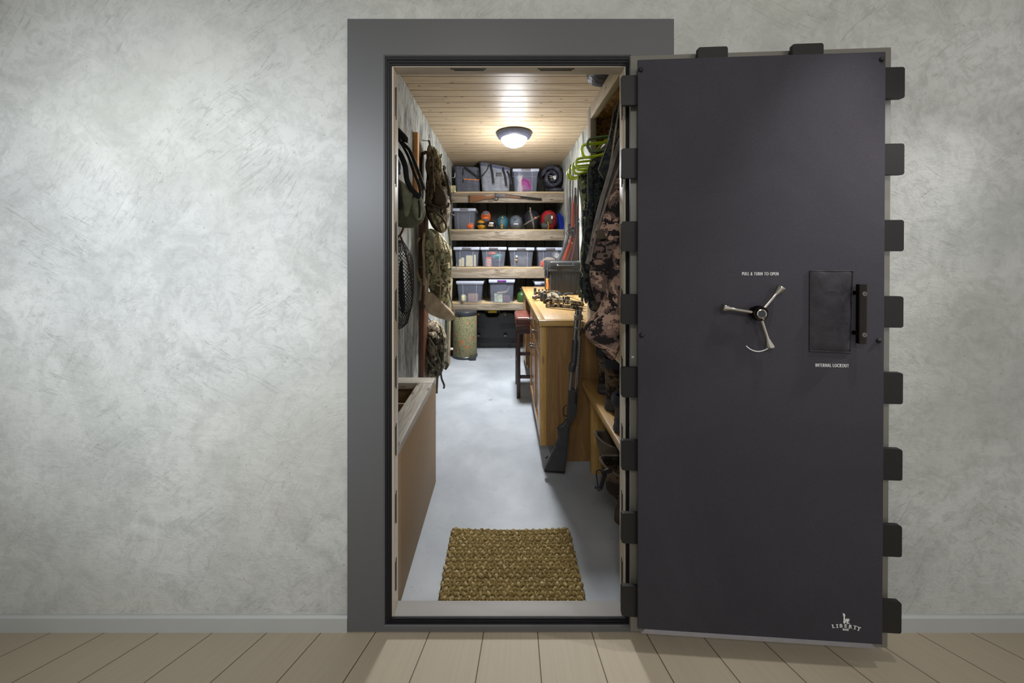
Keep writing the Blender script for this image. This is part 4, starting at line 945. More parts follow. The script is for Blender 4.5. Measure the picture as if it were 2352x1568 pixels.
MB().strap(smoothpath([(xx(1113), YB + .06, z(721)), (xx(1117), YB + .05, z(713)), (xx(1131), YB + .05, z(712)), (xx(1145), YB + .05, z(713)), (xx(1149), YB + .06, z(721))]), (0, 1, 0), .014, .012).build('handle', 'blackgloss', t)
MB().box((xx(1120), YB + .02, z(717.5)), (xx(1141), YB + .08, z(712)), .006).build('handle_grip', 'yellow', t)
for x in (1099, 1161):
    l = MB().box((xx(x - 5), YB - .012, z(724)), (xx(x + 4), YB + .01, z(715)), .004).build('latch', 'blackgloss', t); MB().box((xx(x - 2.5), YB - .016, z(721.5)), (xx(x + 2), YB - .01, z(718.5)), .002).build('latch_button', 'yellow', l)
    l = MB().lathe([(.026, -.004), (.03, 0), (.03, .004)], (xx(x), YB, z(766)), 'Y', 20).build('recess', 'slot', t); MB().box((xx(x - 3.5), YB - .008, z(770)), (xx(x + 3), YB - .002, z(768.4)), .001).build('recess_lip', 'whitefab', l)
for x in (1098, 1168): MB().box((xx(x), YB - .01, 0.001), (xx(x + 6), YB + .02, z(790)), .003).build('foot', 'blackpoly', t)

# ---- camo bin with black lid
bx, by, br = P(1066, 0, 3.28).x + .01, 3.30, .158
t = thing('lidded_bin', (bx, by, 0.0), 'round camouflage bin with orange leaves and black lid', 'bin')
MB().lathe([(br * .97, .02), (br, .03), (br, .56), (br * .98, .565)], (bx, by, 0), seg=40).build('bin_body', 'leafprint', t)
MB().lathe([(br * .98, 0), (br * 1.06, .004), (br * 1.06, .025), (br, .034)], (bx, by, 0), seg=40).build('base_ring', 'blackgloss', t)
MB().lathe([(br * 1.0, .555), (br * 1.03, .565), (br * 1.03, .60), (br * .97, .615), (br * .9, .618), (.001, .625)], (bx, by, 0), seg=40).build('lid', 'blackgloss', t)
MB().box((bx + .07, by - .19, .004), (bx + .16, by - .10, .04), .008).build('pedal', 'blackgloss', t)

# ---------------------------------------------------------------- left side: crate, boards, hooks, packs
t = thing('lumber_crate', ((WL - .415) / 2, .46, 0), 'tall tan hardboard crate with grey lumber top rails by the left wall', 'crate')
CX, CY0, CY1, CH = -.412, .085, .815, .637
MB().box((CX - .006, CY0, 0.001), (CX, CY1, CH - .036), .001).build('side_panel', 'hardboard', t)
MB().box((WL + .003, CY1 - .006, .001), (CX - .006, CY1, CH - .036), .001).build('end_panel', 'hardboard', t)
MB().box((CX - .088, CY0, CH - .036), (CX, CY1 - .09, CH), .003).build('top_rail', 'greywood', t)
MB().box((WL + .003, CY1 - .088, CH - .036), (CX, CY1, CH), .003).build('end_rail', 'greywood_x', t)
MB().box((WL + .003, CY0, CH - .036), (WL + .04, CY1 - .09, CH), .003).build('wall_rail', 'greywood', t)
for yy in (.60, .40): MB().box((WL + .004, yy - .012, .002), (CX - .09, yy, CH - .06), .001).build('divider', 'hardboard', t)
MB().box((WL + .004, CY0, .02), (CX - .007, CY1 - .007, .03), .001).build('bottom_panel', 'hardboard', t)

def onwall(px0, px1, py0, py1, name, mat, label, th=.03):
    # upright board flat on the left wall, read from where it meets the wall
    ka = (1157 - px0) * S / -WL; kb = (1157 - px1) * S / -(WL + th); ka, kb = max(ka, kb), min(ka, kb)
    ya, yb = D / ka - D, D / kb - D; km = ka
    zt = EYE + (577 - py0) * S / km; zb = max(0, EYE + (577 - py1) * S / km)
    o = MB().box((WL + .001, ya, zb), (WL + th, yb, zt), .002).build(name, mat); tag(o, label, 'board', 'boards fixed upright to the left wall'); return ya, yb
onwall(949, 963, 303, 486, 'wall_board', 'orangewood', 'fresh orange board standing highest on the left wall', .035)
onwall(962, 984, 470, 880, 'wall_board', 'redwood', 'reddish board behind the camouflage packs', .04)
def hook(px, py, Y, label):
    p = P(px, py, Y); m = MB().tube(smoothpath([(WL, Y, p.z), (p.x - .03, Y, p.z - .004), (p.x, Y, p.z), (p.x + .004, Y - .002, p.z + .05)]), .0045, 8)
    return tag(m.build('wire_hook', 'hook'), label, 'hook', 'wire hooks on the left wall')
hook(985, 322, 1.74, 'wire hook holding the brown camouflage pack'); hook(1044, 407, 2.85, 'wire hook above the hanging bow'); hook(1048, 615, 2.7, 'wire hook below the hanging bow'); hook(1000, 613, 1.62, 'wire hook behind the big green camouflage pack')

def ribbon(t, pts, Y, w, mat, name, th=.003, ax=(1, 0, 0), label=None):
    P3 = [P(p[0], p[1], p[2] if len(p) > 2 else Y) for p in pts]
    return MB().strap(smoothpath(P3), ax, w, th).build(name, mat, t, label)
def rib2(t, pts, Y, w, mat, name, th=.003):
    """ribbon lying in the picture-parallel plane: width across its own path"""
    P3 = smoothpath([P(p[0], p[1], p[2] if len(p) > 2 else Y) for p in pts]); rows = []; n = len(P3)
    for i in range(n):
        d = (P3[min(i + 1, n - 1)] - P3[max(i - 1, 0)]).normalized(); s_ = d.cross(Vector((0, 1, 0))); s_ = s_.normalized() if s_.length > 1e-6 else Vector((1, 0, 0))
        rows.append([P3[i] + s_ * w + Vector((0, -th, 0)) * .4, P3[i] + s_ * w * .6 - Vector((0, th, 0)), P3[i] - s_ * w * .6 - Vector((0, th, 0)), P3[i] - s_ * w - Vector((0, th, 0)) * .4, P3[i] - s_ * w + Vector((0, th, 0)), P3[i] + s_ * w + Vector((0, th, 0))])
    return MB().rings(rows).build(name, mat, t)
def cush(t, pts, Y, front, back, mat, name, axis=None, amp=.012, seed=0, fr=9, label=None, res=56):
    ax = (P(axis[0], axis[1], Y), P(axis[2], axis[3], Y)) if axis else None
    return MB().puff(PP(pts, Y), front, back, ax, amp, fr, seed, 10, res).build(name, mat, t, label)

# olive bag nearest the door
Y = .98
t = thing('shoulder_bag', P(940, 524, Y), 'olive canvas shoulder bag with thick black straps, nearest the doorway', 'bag')
cush(t, [(896, 395), (922, 415), (942, 430), (962, 445), (974, 462), (976, 490), (968, 512), (948, 525), (925, 524), (896, 512)], Y, .07, .12, 'darkolive', 'bag_body', (915, 450, 950, 490), .012, 1)
cush(t, [(921, 418), (940, 432), (948, 448), (945, 475), (938, 500), (930, 500), (925, 470), (920, 440)], Y - .055, .03, .02, 'olive', 'front_flap', (932, 440, 935, 485), .01, 2)
cush(t, [(946, 455), (960, 450), (972, 458), (974, 480), (968, 505), (958, 506), (947, 490)], Y - .05, .03, .02, 'olive', 'side_pocket', (960, 462, 962, 495), .008, 3)
rib2(t, [(962, 460), (964, 480), (963, 500)], Y - .085, .006, 'blackfab', 'zip', .003)
rib2(t, [(905, 340), (918, 352), (930, 380), (934, 410), (942, 430), (956, 446), (966, 452)], Y - .09, .016, 'strap', 'carry_strap', .006)
rib2(t, [(900, 300), (922, 330), (938, 360), (950, 395), (962, 425), (966, 450)], Y - .05, .008, 'strap', 'carry_strap', .006)
rib2(t, [(900, 405), (912, 440), (918, 480)], Y - .10, .016, 'strap', 'lower_strap', .006)
rib2(t, [(922, 325), (940, 345), (955, 380), (966, 410), (974, 435)], Y - .03, .010, 'blackfab', 'shoulder_strap', .008)
cush(t, [(958, 412), (966, 408), (974, 418), (979, 432), (976, 438), (966, 434)], Y - .02, .012, .012, 'tan', 'strap_pad', None, .003, 7, 30)
cush(t, [(900, 288), (918, 294), (932, 308), (939, 318), (938, 330), (928, 326), (912, 318), (900, 305)], Y - .02, .03, .03, 'blackfab', 'top_roll', None, .008, 8)
cush(t, [(900, 352), (914, 362), (922, 378), (920, 400), (908, 404), (898, 398)], Y - .04, .03, .03, 'greyfab', 'side_pad', None, .006, 9)
# brown camouflage pack
Y = 1.72
t = thing('hunting_pack', P(1005, 538, Y), 'brown camouflage hunting pack with rolled side pocket, hanging upper left', 'backpack', 'packs hanging on the left wall')
cush(t, [(984, 334), (992, 330), (1000, 352), (1010, 372), (1022, 400), (1030, 440), (1034, 480), (1032, 515), (1026, 532), (1010, 538), (994, 522), (982, 500), (976, 470), (980, 420), (980, 370)], Y, .10, .14, 'browncam', 'pack_body', (990, 370, 1010, 500), .02, 11, 12, res=72)
cush(t, [(998, 430), (1010, 427), (1022, 436), (1029, 455), (1028, 474), (1014, 476), (996, 470)], Y - .09, .045, .03, 'brownfab', 'side_pocket', (1008, 440, 1016, 462), .012, 12)
rib2(t, [(984, 465), (996, 472), (1012, 477), (1028, 474), (1031, 466)], Y - .13, .009, 'brownfab', 'rolled_hem', .009)
rib2(t, [(984, 478), (998, 486), (1012, 496), (1022, 510), (1026, 525)], Y - .13, .009, 'brownfab', 'compression_band', .007)
rib2(t, [(972, 352), (980, 350), (986, 360), (984, 385), (988, 410), (984, 440), (978, 468)], Y - .10, .013, 'brownfab', 'shoulder_strap', .01)
rib2(t, [(970, 350), (966, 380), (968, 410), (972, 430)], Y - .05, .010, 'blackfab', 'shoulder_strap', .008)
rib2(t, [(985, 322), (987, 333), (984, 345)], Y - .02, .008, 'brownfab', 'hang_loop', .003)
cush(t, [(995, 335), (1006, 345), (1012, 362), (1018, 385), (1014, 400), (1004, 380), (996, 358)], Y - .05, .05, .03, 'multicam', 'lid_pocket', (1002, 350, 1010, 385), .014, 13)
for i, (a, b_) in enumerate((((1010, 355), (1013, 395)), ((1004, 395), (1014, 430)), ((994, 400), (998, 440)))): rib2(t, [a, ((a[0] + b_[0]) / 2 + 1, (a[1] + b_[1]) / 2), b_], Y - .13, .005, 'tanstrap', 'side_strap', .002)
MB().box(P(1012, 362, Y - .13), P(1016, 354, Y - .11), .004).build('clip', 'blackgloss', t)
for a_ in (((1018, 385), (1026, 420), (1030, 450)), ((990, 350), (994, 400), (988, 460)), ((1022, 395), (1030, 425), (1036, 470)), ((996, 490), (1006, 512), (1012, 530))): rib2(t, a_, Y - .145, .006, 'brownfab', 'compression_strap', .003)
cush(t, [(1014, 400), (1024, 404), (1030, 425), (1024, 430), (1012, 424)], Y - .10, .03, .03, 'browncam', 'upper_pouch', None, .012, 14)
cush(t, [(988, 488), (1004, 490), (1020, 504), (1022, 526), (1008, 530), (994, 512)], Y - .11, .035, .03, 'multicam', 'lower_pouch', None, .014, 15)
rib2(t, [(1030, 520), (1034, 560), (1030, 600), (1034, 640)], Y + .5, .012, 'darkolive', 'hanging_strap', .003)
# big green camouflage pack with tan hip belt
Y = 1.62
t = thing('frame_pack', P(1000, 735, Y), 'large green camouflage pack with a broad tan hip belt', 'backpack', 'packs hanging on the left wall')
cush(t, [(980, 528), (992, 522), (1004, 528), (1018, 545), (1030, 560), (1040, 580), (1038, 600), (1034, 630), (1036, 660), (1030, 690), (1020, 708), (1004, 700), (990, 672), (978, 640), (972, 590), (974, 550)], Y, .11, .12, 'multicam', 'pack_body', (990, 550, 1012, 670), .022, 21, 10, res=72)
cush(t, [(1006, 572), (1020, 566), (1034, 574), (1040, 588), (1034, 600), (1018, 606), (1008, 596)], Y - .10, .05, .03, 'multicam', 'lid_pocket', None, .014, 22)
cush(t, [(994, 640), (1012, 634), (1024, 648), (1026, 672), (1016, 688), (1000, 672)], Y - .10, .04, .03, 'multicam', 'side_pocket', (1006, 650, 1014, 672), .012, 23)
cush(t, [(984, 524), (996, 534), (1004, 552), (1000, 580), (990, 570), (984, 548)], Y - .09, .04, .03, 'olive', 'top_flap', (990, 540, 996, 565), .01, 24)
hb = MB().puff(PP([(975, 672), (983, 668), (996, 674), (1014, 690), (1030, 706), (1042, 718), (1046, 726), (1040, 736), (1028, 736), (1006, 730), (988, 722), (976, 712), (973, 692)], Y - .14), .03, .02, (P(986, 695, Y - .14), P(1032, 722, Y - .14)), .005, 8, 5, 10, 72); hb.build('hip_belt', 'tan', t, 'smooth tan padded hip belt wing')
rib2(t, [(964, 545), (956, 560), (954, 590), (956, 620), (966, 645), (974, 650)], Y - .05, .012, 'tanstrap', 'shoulder_strap', .012)
rib2(t, [(975, 535), (972, 570), (974, 600), (975, 655)], Y - .12, .010, 'tanstrap', 'load_strap', .004)
rib2(t, [(986, 628), (981, 665), (975, 700)], Y - .17, .009, 'tanstrap', 'belt_strap', .003)
MB().box(P(970.5, 708, Y - .19), P(977, 699, Y - .165), .004).build('buckle', 'blackgloss', t)
rib2(t, [(1004, 535), (1008, 560), (1012, 580)], Y - .13, .012, 'tanstrap', 'lid_strap', .003)
rib2(t, [(1030, 668), (1036, 690), (1044, 720)], Y - .10, .006, 'tanstrap', 'side_strap', .003)
MB().box(P(972, 656, Y - .16), P(979, 646, Y - .15), .003).build('strap_slider', 'tanstrap', t)
for a_ in (((1014, 545), (1022, 575), (1020, 610)), ((1024, 560), (1034, 590), (1036, 630)), ((996, 545), (1000, 590), (998, 630)), ((1008, 600), (1012, 650), (1010, 690))): rib2(t, a_, Y - .155, .0045, 'tanstrap', 'compression_strap', .002)
for a_ in ((1014, 578), (1034, 618), (1002, 596)): MB().box(P(a_[0] - 2, a_[1] + 2.5, Y - .175), P(a_[0] + 2, a_[1] - 2.5, Y - .155), .002).build('buckle', 'blackgloss', t)
cush(t, [(984, 585), (996, 580), (1004, 596), (1006, 622), (998, 634), (986, 618)], Y - .11, .045, .03, 'multicam', 'front_pouch', None, .014, 26)
cush(t, [(1018, 610), (1032, 604), (1038, 622), (1036, 650), (1024, 652), (1016, 632)], Y - .09, .05, .03, 'multicam', 'lower_pouch', None, .014, 27)
rib2(t, [(968, 640), (966, 665), (964, 690)], Y - .06, .010, 'tanstrap', 'strap_tail', .003)
# lower camouflage daypack
Y = 1.86
t = thing('daypack', P(995, 905, Y), 'dark woodland camouflage daypack hanging lowest, straps reaching the floor', 'backpack', 'packs hanging on the left wall')
cush(t, [(978, 742), (990, 734), (1008, 738), (1020, 756), (1026, 780), (1027, 810), (1024, 838), (1014, 858), (1000, 868), (984, 866), (972, 850), (966, 810), (968, 770)], Y, .10, .12, 'browncam', 'pack_body', (990, 765, 998, 835), .02, 31, 12, res=72)
cush(t, [(984, 762), (1000, 760), (1010, 774), (1012, 805), (1008, 835), (992, 838), (982, 810)], Y - .09, .04, .03, 'browncam', 'front_pocket', (996, 780, 998, 815), .014, 32)
rib2(t, [(982, 748), (970, 762), (965, 790), (964, 820), (970, 845)], Y - .08, .013, 'brownfab', 'shoulder_strap', .01)
rib2(t, [(978, 820), (990, 838), (1004, 850), (1012, 856)], Y - .14, .010, 'darkolive', 'hip_strap', .003)
rib2(t, [(1006, 852), (1004, 875), (1003, 903)], Y - .12, .009, 'darkolive', 'hanging_strap', .003)
rib2(t, [(1012, 845), (1014, 868), (1020, 884), (1019, 892)], Y - .12, .008, 'brownfab', 'hanging_strap', .003)
rib2(t, [(1022, 830), (1028, 838), (1022, 848)], Y - .12, .012, 'darkolive', 'strap_tail', .003)
cush(t, [(962, 845), (974, 850), (984, 862), (982, 872), (962, 872), (956, 862)], Y - .06, .03, .03, 'browncam', 'hip_wing', None, .01, 33)
MB().tube(smoothpath([(WL, Y, P(0, 725, Y).z), P(980, 726, Y - .02), P(990, 738, Y - .03)]), .004, 6).build('hang_cord', 'blackfab', t)
for a_ in (((985, 775), (1000, 800), (1012, 835)), ((1010, 748), (1018, 780), (1018, 830)), ((984, 800), (994, 825), (1008, 845))): rib2(t, a_, Y - .145, .006, 'darkolive', 'compression_strap', .003)
cush(t, [(1012, 764), (1022, 770), (1025, 800), (1022, 832), (1014, 836), (1010, 800)], Y - .09, .035, .02, 'browncam', 'side_pouch', (1017, 780, 1017, 825), .012, 34)
rib2(t, [(1004, 760), (1006, 790), (1006, 830)], Y - .135, .003, 'blackfab', 'zip', .002)
# landing net
Y = .98
t = thing('landing_net', P(930, 752, Y), 'fishing landing net with black mesh bag and curved wooden hoop', 'landing net')
hoop = [(922, 540), (924, 560), (934, 600), (944, 640), (947, 690), (945, 720), (925, 690), (905, 640), (900, 600), (908, 565), (916, 545)]
zc = lambda p, f: P(p[0], p[1], Y + f)
MB().tube(smoothpath([zc((918, 540), .0), zc((930, 575), .02), zc((941, 620), .03), zc((947, 670), .04), zc((946, 700), .05), zc((938, 716), .06), zc((925, 716), .08), zc((905, 690), .08), zc((900, 620), .05), zc((908, 570), .02)], loop=True), .006, 10, loop=True).build('hoop', 'walnut', t)
MB().tube(smoothpath([P(918, 542, Y), P(924, 530, Y - .01), P(927, 520, Y - .02)]), .007, 10).build('handle', 'walnut', t)
m = MB(); rows = []
NP, NQ = 22, 20
def netp(i, j):
    f = i / NP; a = 2 * math.pi * j / NQ
    cxp = 922 + 7 * math.sin(f * 3); cy = 552 + f * 198; wv = 24 * min(1, (f * 5) ** .7) * (1 - .55 * f ** 4) * (1 if f < .98 else .4)
    p = P(cxp + wv * math.cos(a), cy, Y + .02); p.y += .06 * math.sin(a) - .02; p += Vector((noise.noise(Vector((i, j, 1))) * .004,) * 3); return p
G = [[netp(i, j) for j in range(NQ)] for i in range(NP + 1)]
for i in range(NP):
    for j in range(NQ):
        m.tube([G[i][j], G[i + 1][(j + 1) % NQ]], .0018, 3, cap=False); m.tube([G[i][j], G[i + 1][(j - 1) % NQ]], .0018, 3, cap=False)
m.build('mesh_bag', 'blackfab', t)
MB().puff(PP([(918, 600), (925, 595), (928, 640), (931, 690), (930, 715), (922, 720), (917, 690), (915, 640)], Y + .05), .004, .004, (P(925, 620, Y + .05), P(925, 720, Y + .05)), .01, 9, 3).build('inner_fold', 'blackfab', t)
# compound bow hanging far left
Y = 2.72
t = thing('compound_bow', P(1037, 520, Y), 'compound bow hanging upright from a hook beside the shelves', 'bow', 'compound bows')
MB().box(P(1033, 442, Y - .02), P(1047.5, 427, Y + .03), .012, 3).build('limb_cover', 'multicam', t)
MB().tube(smoothpath([P(1017, 385, Y), P(1022, 398, Y - .02), P(1030, 410, Y - .02), P(1036, 425, Y)]), .012, 10).build('riser', 'blackpoly', t)
MB().tube([P(1037, 440, Y), P(1037, 492, Y)], .009, 10).build('grip_bar', 'blackpoly', t)
for y in (459, 493): MB().tube(smoothpath([P(1032, y - 2, Y), P(1038, y, Y - .02), P(1045, y + 1.5, Y - .02)]), .009, 10).build('arm_bracket', 'brownfab', t)
MB().box(P(1032, 488, Y - .02), P(1040, 466, Y + .02), .006).build('sight_block', 'blackpoly', t)
for a, b_ in (((1020, 388), (1031, 494)), ((1024, 392), (1034, 500))): MB().tube([P(a[0], a[1], Y), P(b_[0], b_[1], Y)], .002, 5).build('bowstring', 'blackfab', t)
MB().lathe([(.03, -.008), (.034, 0), (.03, .008)], P(1018, 386, Y), 'Y', 20).build('cam_wheel', 'blackpoly', t)
# rod case / tripod strap at the wall by the bin
Y = 2.95
t = thing('folded_tripod', (P(1032, 0, Y).x, Y, 0.0), 'khaki bound folding stick leaning beside the camouflage bin', 'stick')
MB().tube(smoothpath([P(1036, 640, Y), P(1033, 700, Y), P(1031, 760, Y), Vector((P(1030, 0, Y).x, Y, .001))]), .022, 10).build('shaft', 'tanstrap', t)
MB().tube(smoothpath([P(1029, 660, Y - .05), P(1028, 740, Y - .05), Vector((P(1026, 0, Y).x, Y - .05, .001))]), .018, 10).build('second_shaft', 'darkolive', t)
MB().box(P(1034, 804, Y - .04), P(1041, 798, Y - .02), .004).build('clip', 'whitefab', t)

# ---------------------------------------------------------------- workbench and closet
CZ = EYE - 284 * S; CT = .036; CXL = .230; PY = 1.02
t = thing('base_cabinet', (.53, 1.47, 0), 'wooden base cabinet with brown oak end panel under the near end of the worktop', 'cabinet')
CBX = .262
MB().box((CBX, PY + .012, .105), (WR - .002, 1.92, CZ - CT - .001), .002).build('carcass', 'hickory', t)
MB().box((CBX + .06, PY + .03, 0), (WR - .002, 1.92, .105), .001).build('plinth', plain('toe_kick', c(74, 70, 58), .6), t)
m = MB().prism([(CBX, PY, .105), (CBX + .075, PY, .105), (CBX + .075, PY, 0), (WR - .002, PY, 0), (WR - .002, PY, CZ - CT), (CBX, PY, CZ - CT)], (0, .0115, 0)); m.build('end_panel', 'oak', t, 'dull brown oak end panel')
MB().box((CBX - .019, PY - .001, .105), (CBX + .022, PY + .019, CZ - CT), .002).build('corner_stile', 'yellow_z', t)
y = PY + .04
for i in range(2):
    y1 = y + .41; dz0, dz1 = .13, CZ - CT - .03
    if i < 4:
        dr = MB().box((CBX - .019, y, dz1 - .14), (CBX, y1, dz1), .004).build('drawer', 'hickory', t)
        MB().lathe([(.006, 0), (.006, -.018), (.014, -.022), (.012, -.032), (.001, -.034)], (CBX - .019, (y + y1) / 2, dz1 - .07), 'X', 16).build('knob', 'blackgloss', dr)
        dd = MB(); zz0, zz1 = dz0, dz1 - .155; fw = .06
        dd.box((CBX - .019, y, zz0), (CBX, y + fw, zz1), .003).box((CBX - .019, y1 - fw, zz0), (CBX, y1, zz1), .003).box((CBX - .019, y + fw, zz0), (CBX, y1 - fw, zz0 + fw), .003).box((CBX - .019, y + fw, zz1 - fw), (CBX, y1 - fw, zz1), .003).box((CBX - .010, y + fw - .002, zz0 + fw), (CBX - .001, y1 - fw + .002, zz1 - fw), .001)
        do = dd.build('cabinet_door', 'hickory', t); MB().lathe([(.006, 0), (.006, -.018), (.014, -.022), (.012, -.032), (.001, -.034)], (CBX - .019, y + .03 if i % 2 else y1 - .03, zz1 - .08), 'X', 16).build('knob', 'blackgloss', do)
    y = y1 + .015
t = thing('base_cabinet', (.53, 2.85, 0), 'far base cabinet under the worktop beyond the stool', 'cabinet')
MB().box((CBX, 2.52, .105), (WR - .002, 3.10, CZ - CT - .001), .002).build('carcass', 'hickory', t)
MB().box((CBX + .06, 2.52, 0), (WR - .002, 3.10, .105), .001).build('plinth', 'slot', t)
MB().box((CBX - .018, 2.54, .13), (CBX - .001, 3.06, CZ - CT - .03), .004).build('cabinet_door', 'hickory', t)
t = thing('worktop', (.5, 2.0, CZ - CT), 'honey coloured plywood worktop with pine edging', 'worktop')
TY = .98; TE = 3.13
MB().box((CXL + .045, TY + .045, CZ - CT), (WR - .001, TE, CZ), .001).box((.503 + .035, .09, CZ - CT), (WR - .001, TY + .045, CZ), .001).build('top_board', 'maple', t)
MB().box((CXL, TY, CZ - CT), (CXL + .045, TE, CZ + .001), .003).build('side_edging', 'yellow_y', t)
MB().box((CXL, TY - .002, CZ - CT), (.503, TY + .045, CZ + .0015), .003).build('front_edging', 'yellow_x', t)
MB().box((.503, .09, CZ - CT), (.538, TY + .02, CZ + .001), .003).build('return_edging', 'yellow_y', t)
# closet
t = thing('closet_frame', (.66, .6, CZ), 'pale lumber closet frame with strand-board shelf over the hanging clothes', 'closet')
PX0, PX1, BZ0, BZ1 = .563, .600, EYE + 536 * S, EYE + 591 * S
MB().box((PX0, .955, CZ + .001), (PX1, 1.045, BZ1), .002).build('post', 'pine_z', t)
MB().box((PX0 - .001, .085, BZ0), (PX1 + .001, .953, BZ1), .002).build('beam', 'pine_y', t)
MB().box((PX1 + .002, .085, BZ0 + .01), (WR - .002, 1.045, BZ0 + .028), .001).build('shelf_board', 'osb', t)
MB().box((PX1 + .002, 1.03, CZ + .001), (WR - .002, 1.045, BZ0 + .009), .001).build('end_board', 'osb', t)
RZ, RX = 2.045, .615
MB().tube([(RX, .085, RZ), (RX, 1.03, RZ)], .014, 16).build('clothes_rod', 'redwood', t)
# lower shoe shelf
t = thing('boot_shelf', (.66, .5, 0), 'low yellow pine shelf holding the boots', 'shelf')
SZ = .548
MB().box((.515, .09, SZ - .04), (WR - .003, PY - .002, SZ), .003).build('shelf_plank', 'yellow_y', t)
MB().box((.552, .89, 0), (.64, .93, SZ - .041), .002).build('support_post', 'yellow_z', t)
MB().box((.552, .15, 0), (.64, .19, SZ - .041), .002).build('support_post', 'yellow_z', t)
MB().box((.56, .36, SZ + 0.001), (.562, .361, SZ + .002)).bm.free()

# boots on the shelf: heel towards the room, toe to the wall
def boot(x, y, zb, label, hgt=.25, ln=.27, wd=.105, mat='bootcam', laces=False, yaw=0, liner=True, group='boots on the pine shelf', scale=1.0):
    t = thing('hunting_boot', (x, y, zb), label, 'boot', group)
    rt = Matrix.Translation((x, y, zb)) @ Matrix.Rotation(yaw, 4, 'Z') @ Matrix.Scale(scale, 4)
    def ell(cx, rx, ry, z_, n=24, tilt=0): return [rt @ Vector((cx + rx * math.cos(2 * math.pi * i / n), ry * math.sin(2 * math.pi * i / n), z_ + tilt * math.cos(2 * math.pi * i / n))) for i in range(n)]
    h = wd / 2
    up = [ell(.10, .135, h * .92, .022), ell(.10, .138, h, .035), ell(.098, .132, h * .98, .06), ell(.075, .108, h * .92, .085, tilt=-.01), ell(.045, .08, h * .86, .11, tilt=-.012), ell(.03, .066, h * .86, .15), ell(.028, .066, h * .95, hgt * .8), ell(.028, .070, h, hgt)]
    MB().rings(up).build('upper', mat, t)
    m = MB().rings([ell(.10, .138, h * .98, .001), ell(.10, .142, h * 1.04, .008), ell(.10, .142, h * 1.03, .024), ell(.10, .137, h * .98, .03)]); m.build('sole', 'blackpoly', t)
    MB().rings([ell(.028, .074, h * 1.03, hgt - .012), ell(.028, .078, h * 1.1, hgt + .01), ell(.028, .072, h * 1.04, hgt + .035), ell(.028, .055, h * .8, hgt + .03), ell(.028, .05, h * .7, hgt - .02)]).build('padded_collar', 'blackfab', t)
    MB().rings([ell(.012, .046, h * .80, .03), ell(.008, .046, h * .84, .05), ell(.012, .042, h * .80, .066), ell(.02, .03, h * .7, .072)]).build('heel_rand', 'blackpoly', t)
    if laces:
        m = MB()
        for i in range(5):
            z_ = .08 + i * .03; x_ = .13 - i * .018
            m.tube([rt @ Vector((x_, -.03, z_)), rt @ Vector((x_ + .012, 0, z_ + .018)), rt @ Vector((x_ - .016, .03, z_ + .03))], .003, 6)
        m.tube(smoothpath([rt @ Vector((.08, -.035, .2)), rt @ Vector((.04, -.06, .17)), rt @ Vector((.06, -.065, .10)), rt @ Vector((.09, -.06, .05))]), .003, 6)
        m.tube(smoothpath([rt @ Vector((.08, -.03, .2)), rt @ Vector((.02, -.065, .22)), rt @ Vector((.0, -.06, .16)), rt @ Vector((.05, -.062, .13))]), .003, 6); m.build('laces', 'tan', t)
    return t
boot(.605, .80, SZ + .001, 'muddy camouflage boot at the far end of the pine shelf', .235, yaw=R(8))
boot(.585, .585, SZ + .001, 'second muddy camouflage boot, in front of the far one', .245, wd=.12, yaw=R(4))
boot(.56, .36, SZ + .001, 'dark leather boot with tan laces nearest the door frame', .14, mat='brownfab', laces=True, yaw=R(-6))

# hip boots leaning under the shelf
def wader(x0, y0, x1, y1, ztop, r, mat, label, bulge=1.0):
    t = thing('hip_boot', (x1, y1, 0), label, 'boot', 'hip boots leaning under the pine shelf')
    a = Vector((x0, y0, ztop)); b = Vector((x1, y1, .09)); rows = []; n = 14
    for i in range(n + 1):
        f = i / n; cen = a.lerp(b, f) + Vector((0, 0, 0)); rr = r * (1 - .35 * f + .10 * math.sin(f * 9) * bulge)
        rows.append([cen + Vector((rr * math.cos(q_), rr * .9 * math.sin(q_), .012 * math.cos(q_ * 2 + f * 4))) for q_ in [2 * math.pi * j / 24 for j in range(24)]])
    rows.append([Vector((x1 + .03 + .11 * math.cos(q_), y1 + .055 * math.sin(q_), .05)) for q_ in [2 * math.pi * j / 24 for j in range(24)]])
    rows.append([Vector((x1 + .03 + .115 * math.cos(q_), y1 + .058 * math.sin(q_), .001)) for q_ in [2 * math.pi * j / 24 for j in range(24)]])
    inner = [[p.lerp(a, .12) for p in rows[0]], [p.lerp(a, .3) - Vector((0, 0, .12)) for p in rows[0]]]
    MB().rings(rows, cap=False).rings([rows[0], inner[0], inner[1]], cap=False).rings([inner[1], [inner[1][0].lerp(p, .02) for p in inner[1]]], cap=True).build('shaft', mat, t)
    MB().tube(rows[0], .005, 6, loop=True).build('rim_binding', 'brownfab', t)
    return t
wader(.545, .46, .66, .52, .47, .085, 'brownfab', 'dull brown hip boot farthest under the pine shelf')
w = wader(.515, .26, .66, .30, .46, .085, 'bootcam', 'camouflage hip boot with black strap dangling from its rim')
p0 = Vector((.44, .24, .43))
MB().strap(smoothpath([P(1402, 1085, .2), P(1392, 1078, .2), P(1386, 1098, .2), P(1378, 1125, .2)]), (1, .2, .3), .011, .004).build('dangling_strap', 'strap', w)
MB().tube(smoothpath([P(1390, 1100, .2), P(1380, 1080, .19), P(1370, 1082, .19), P(1372, 1108, .19), P(1374, 1117, .19)]), .003, 6).build('strap_loop', 'strap', w)
MB().tube([P(1364, 1117, .19), P(1379, 1124, .19)], .006, 8).build('toggle', 'blackgloss', w)
wader(.575, .115, .70, .14, .44, .075, 'bootcam', 'camouflage hip boot almost hidden by the door jamb', .6)

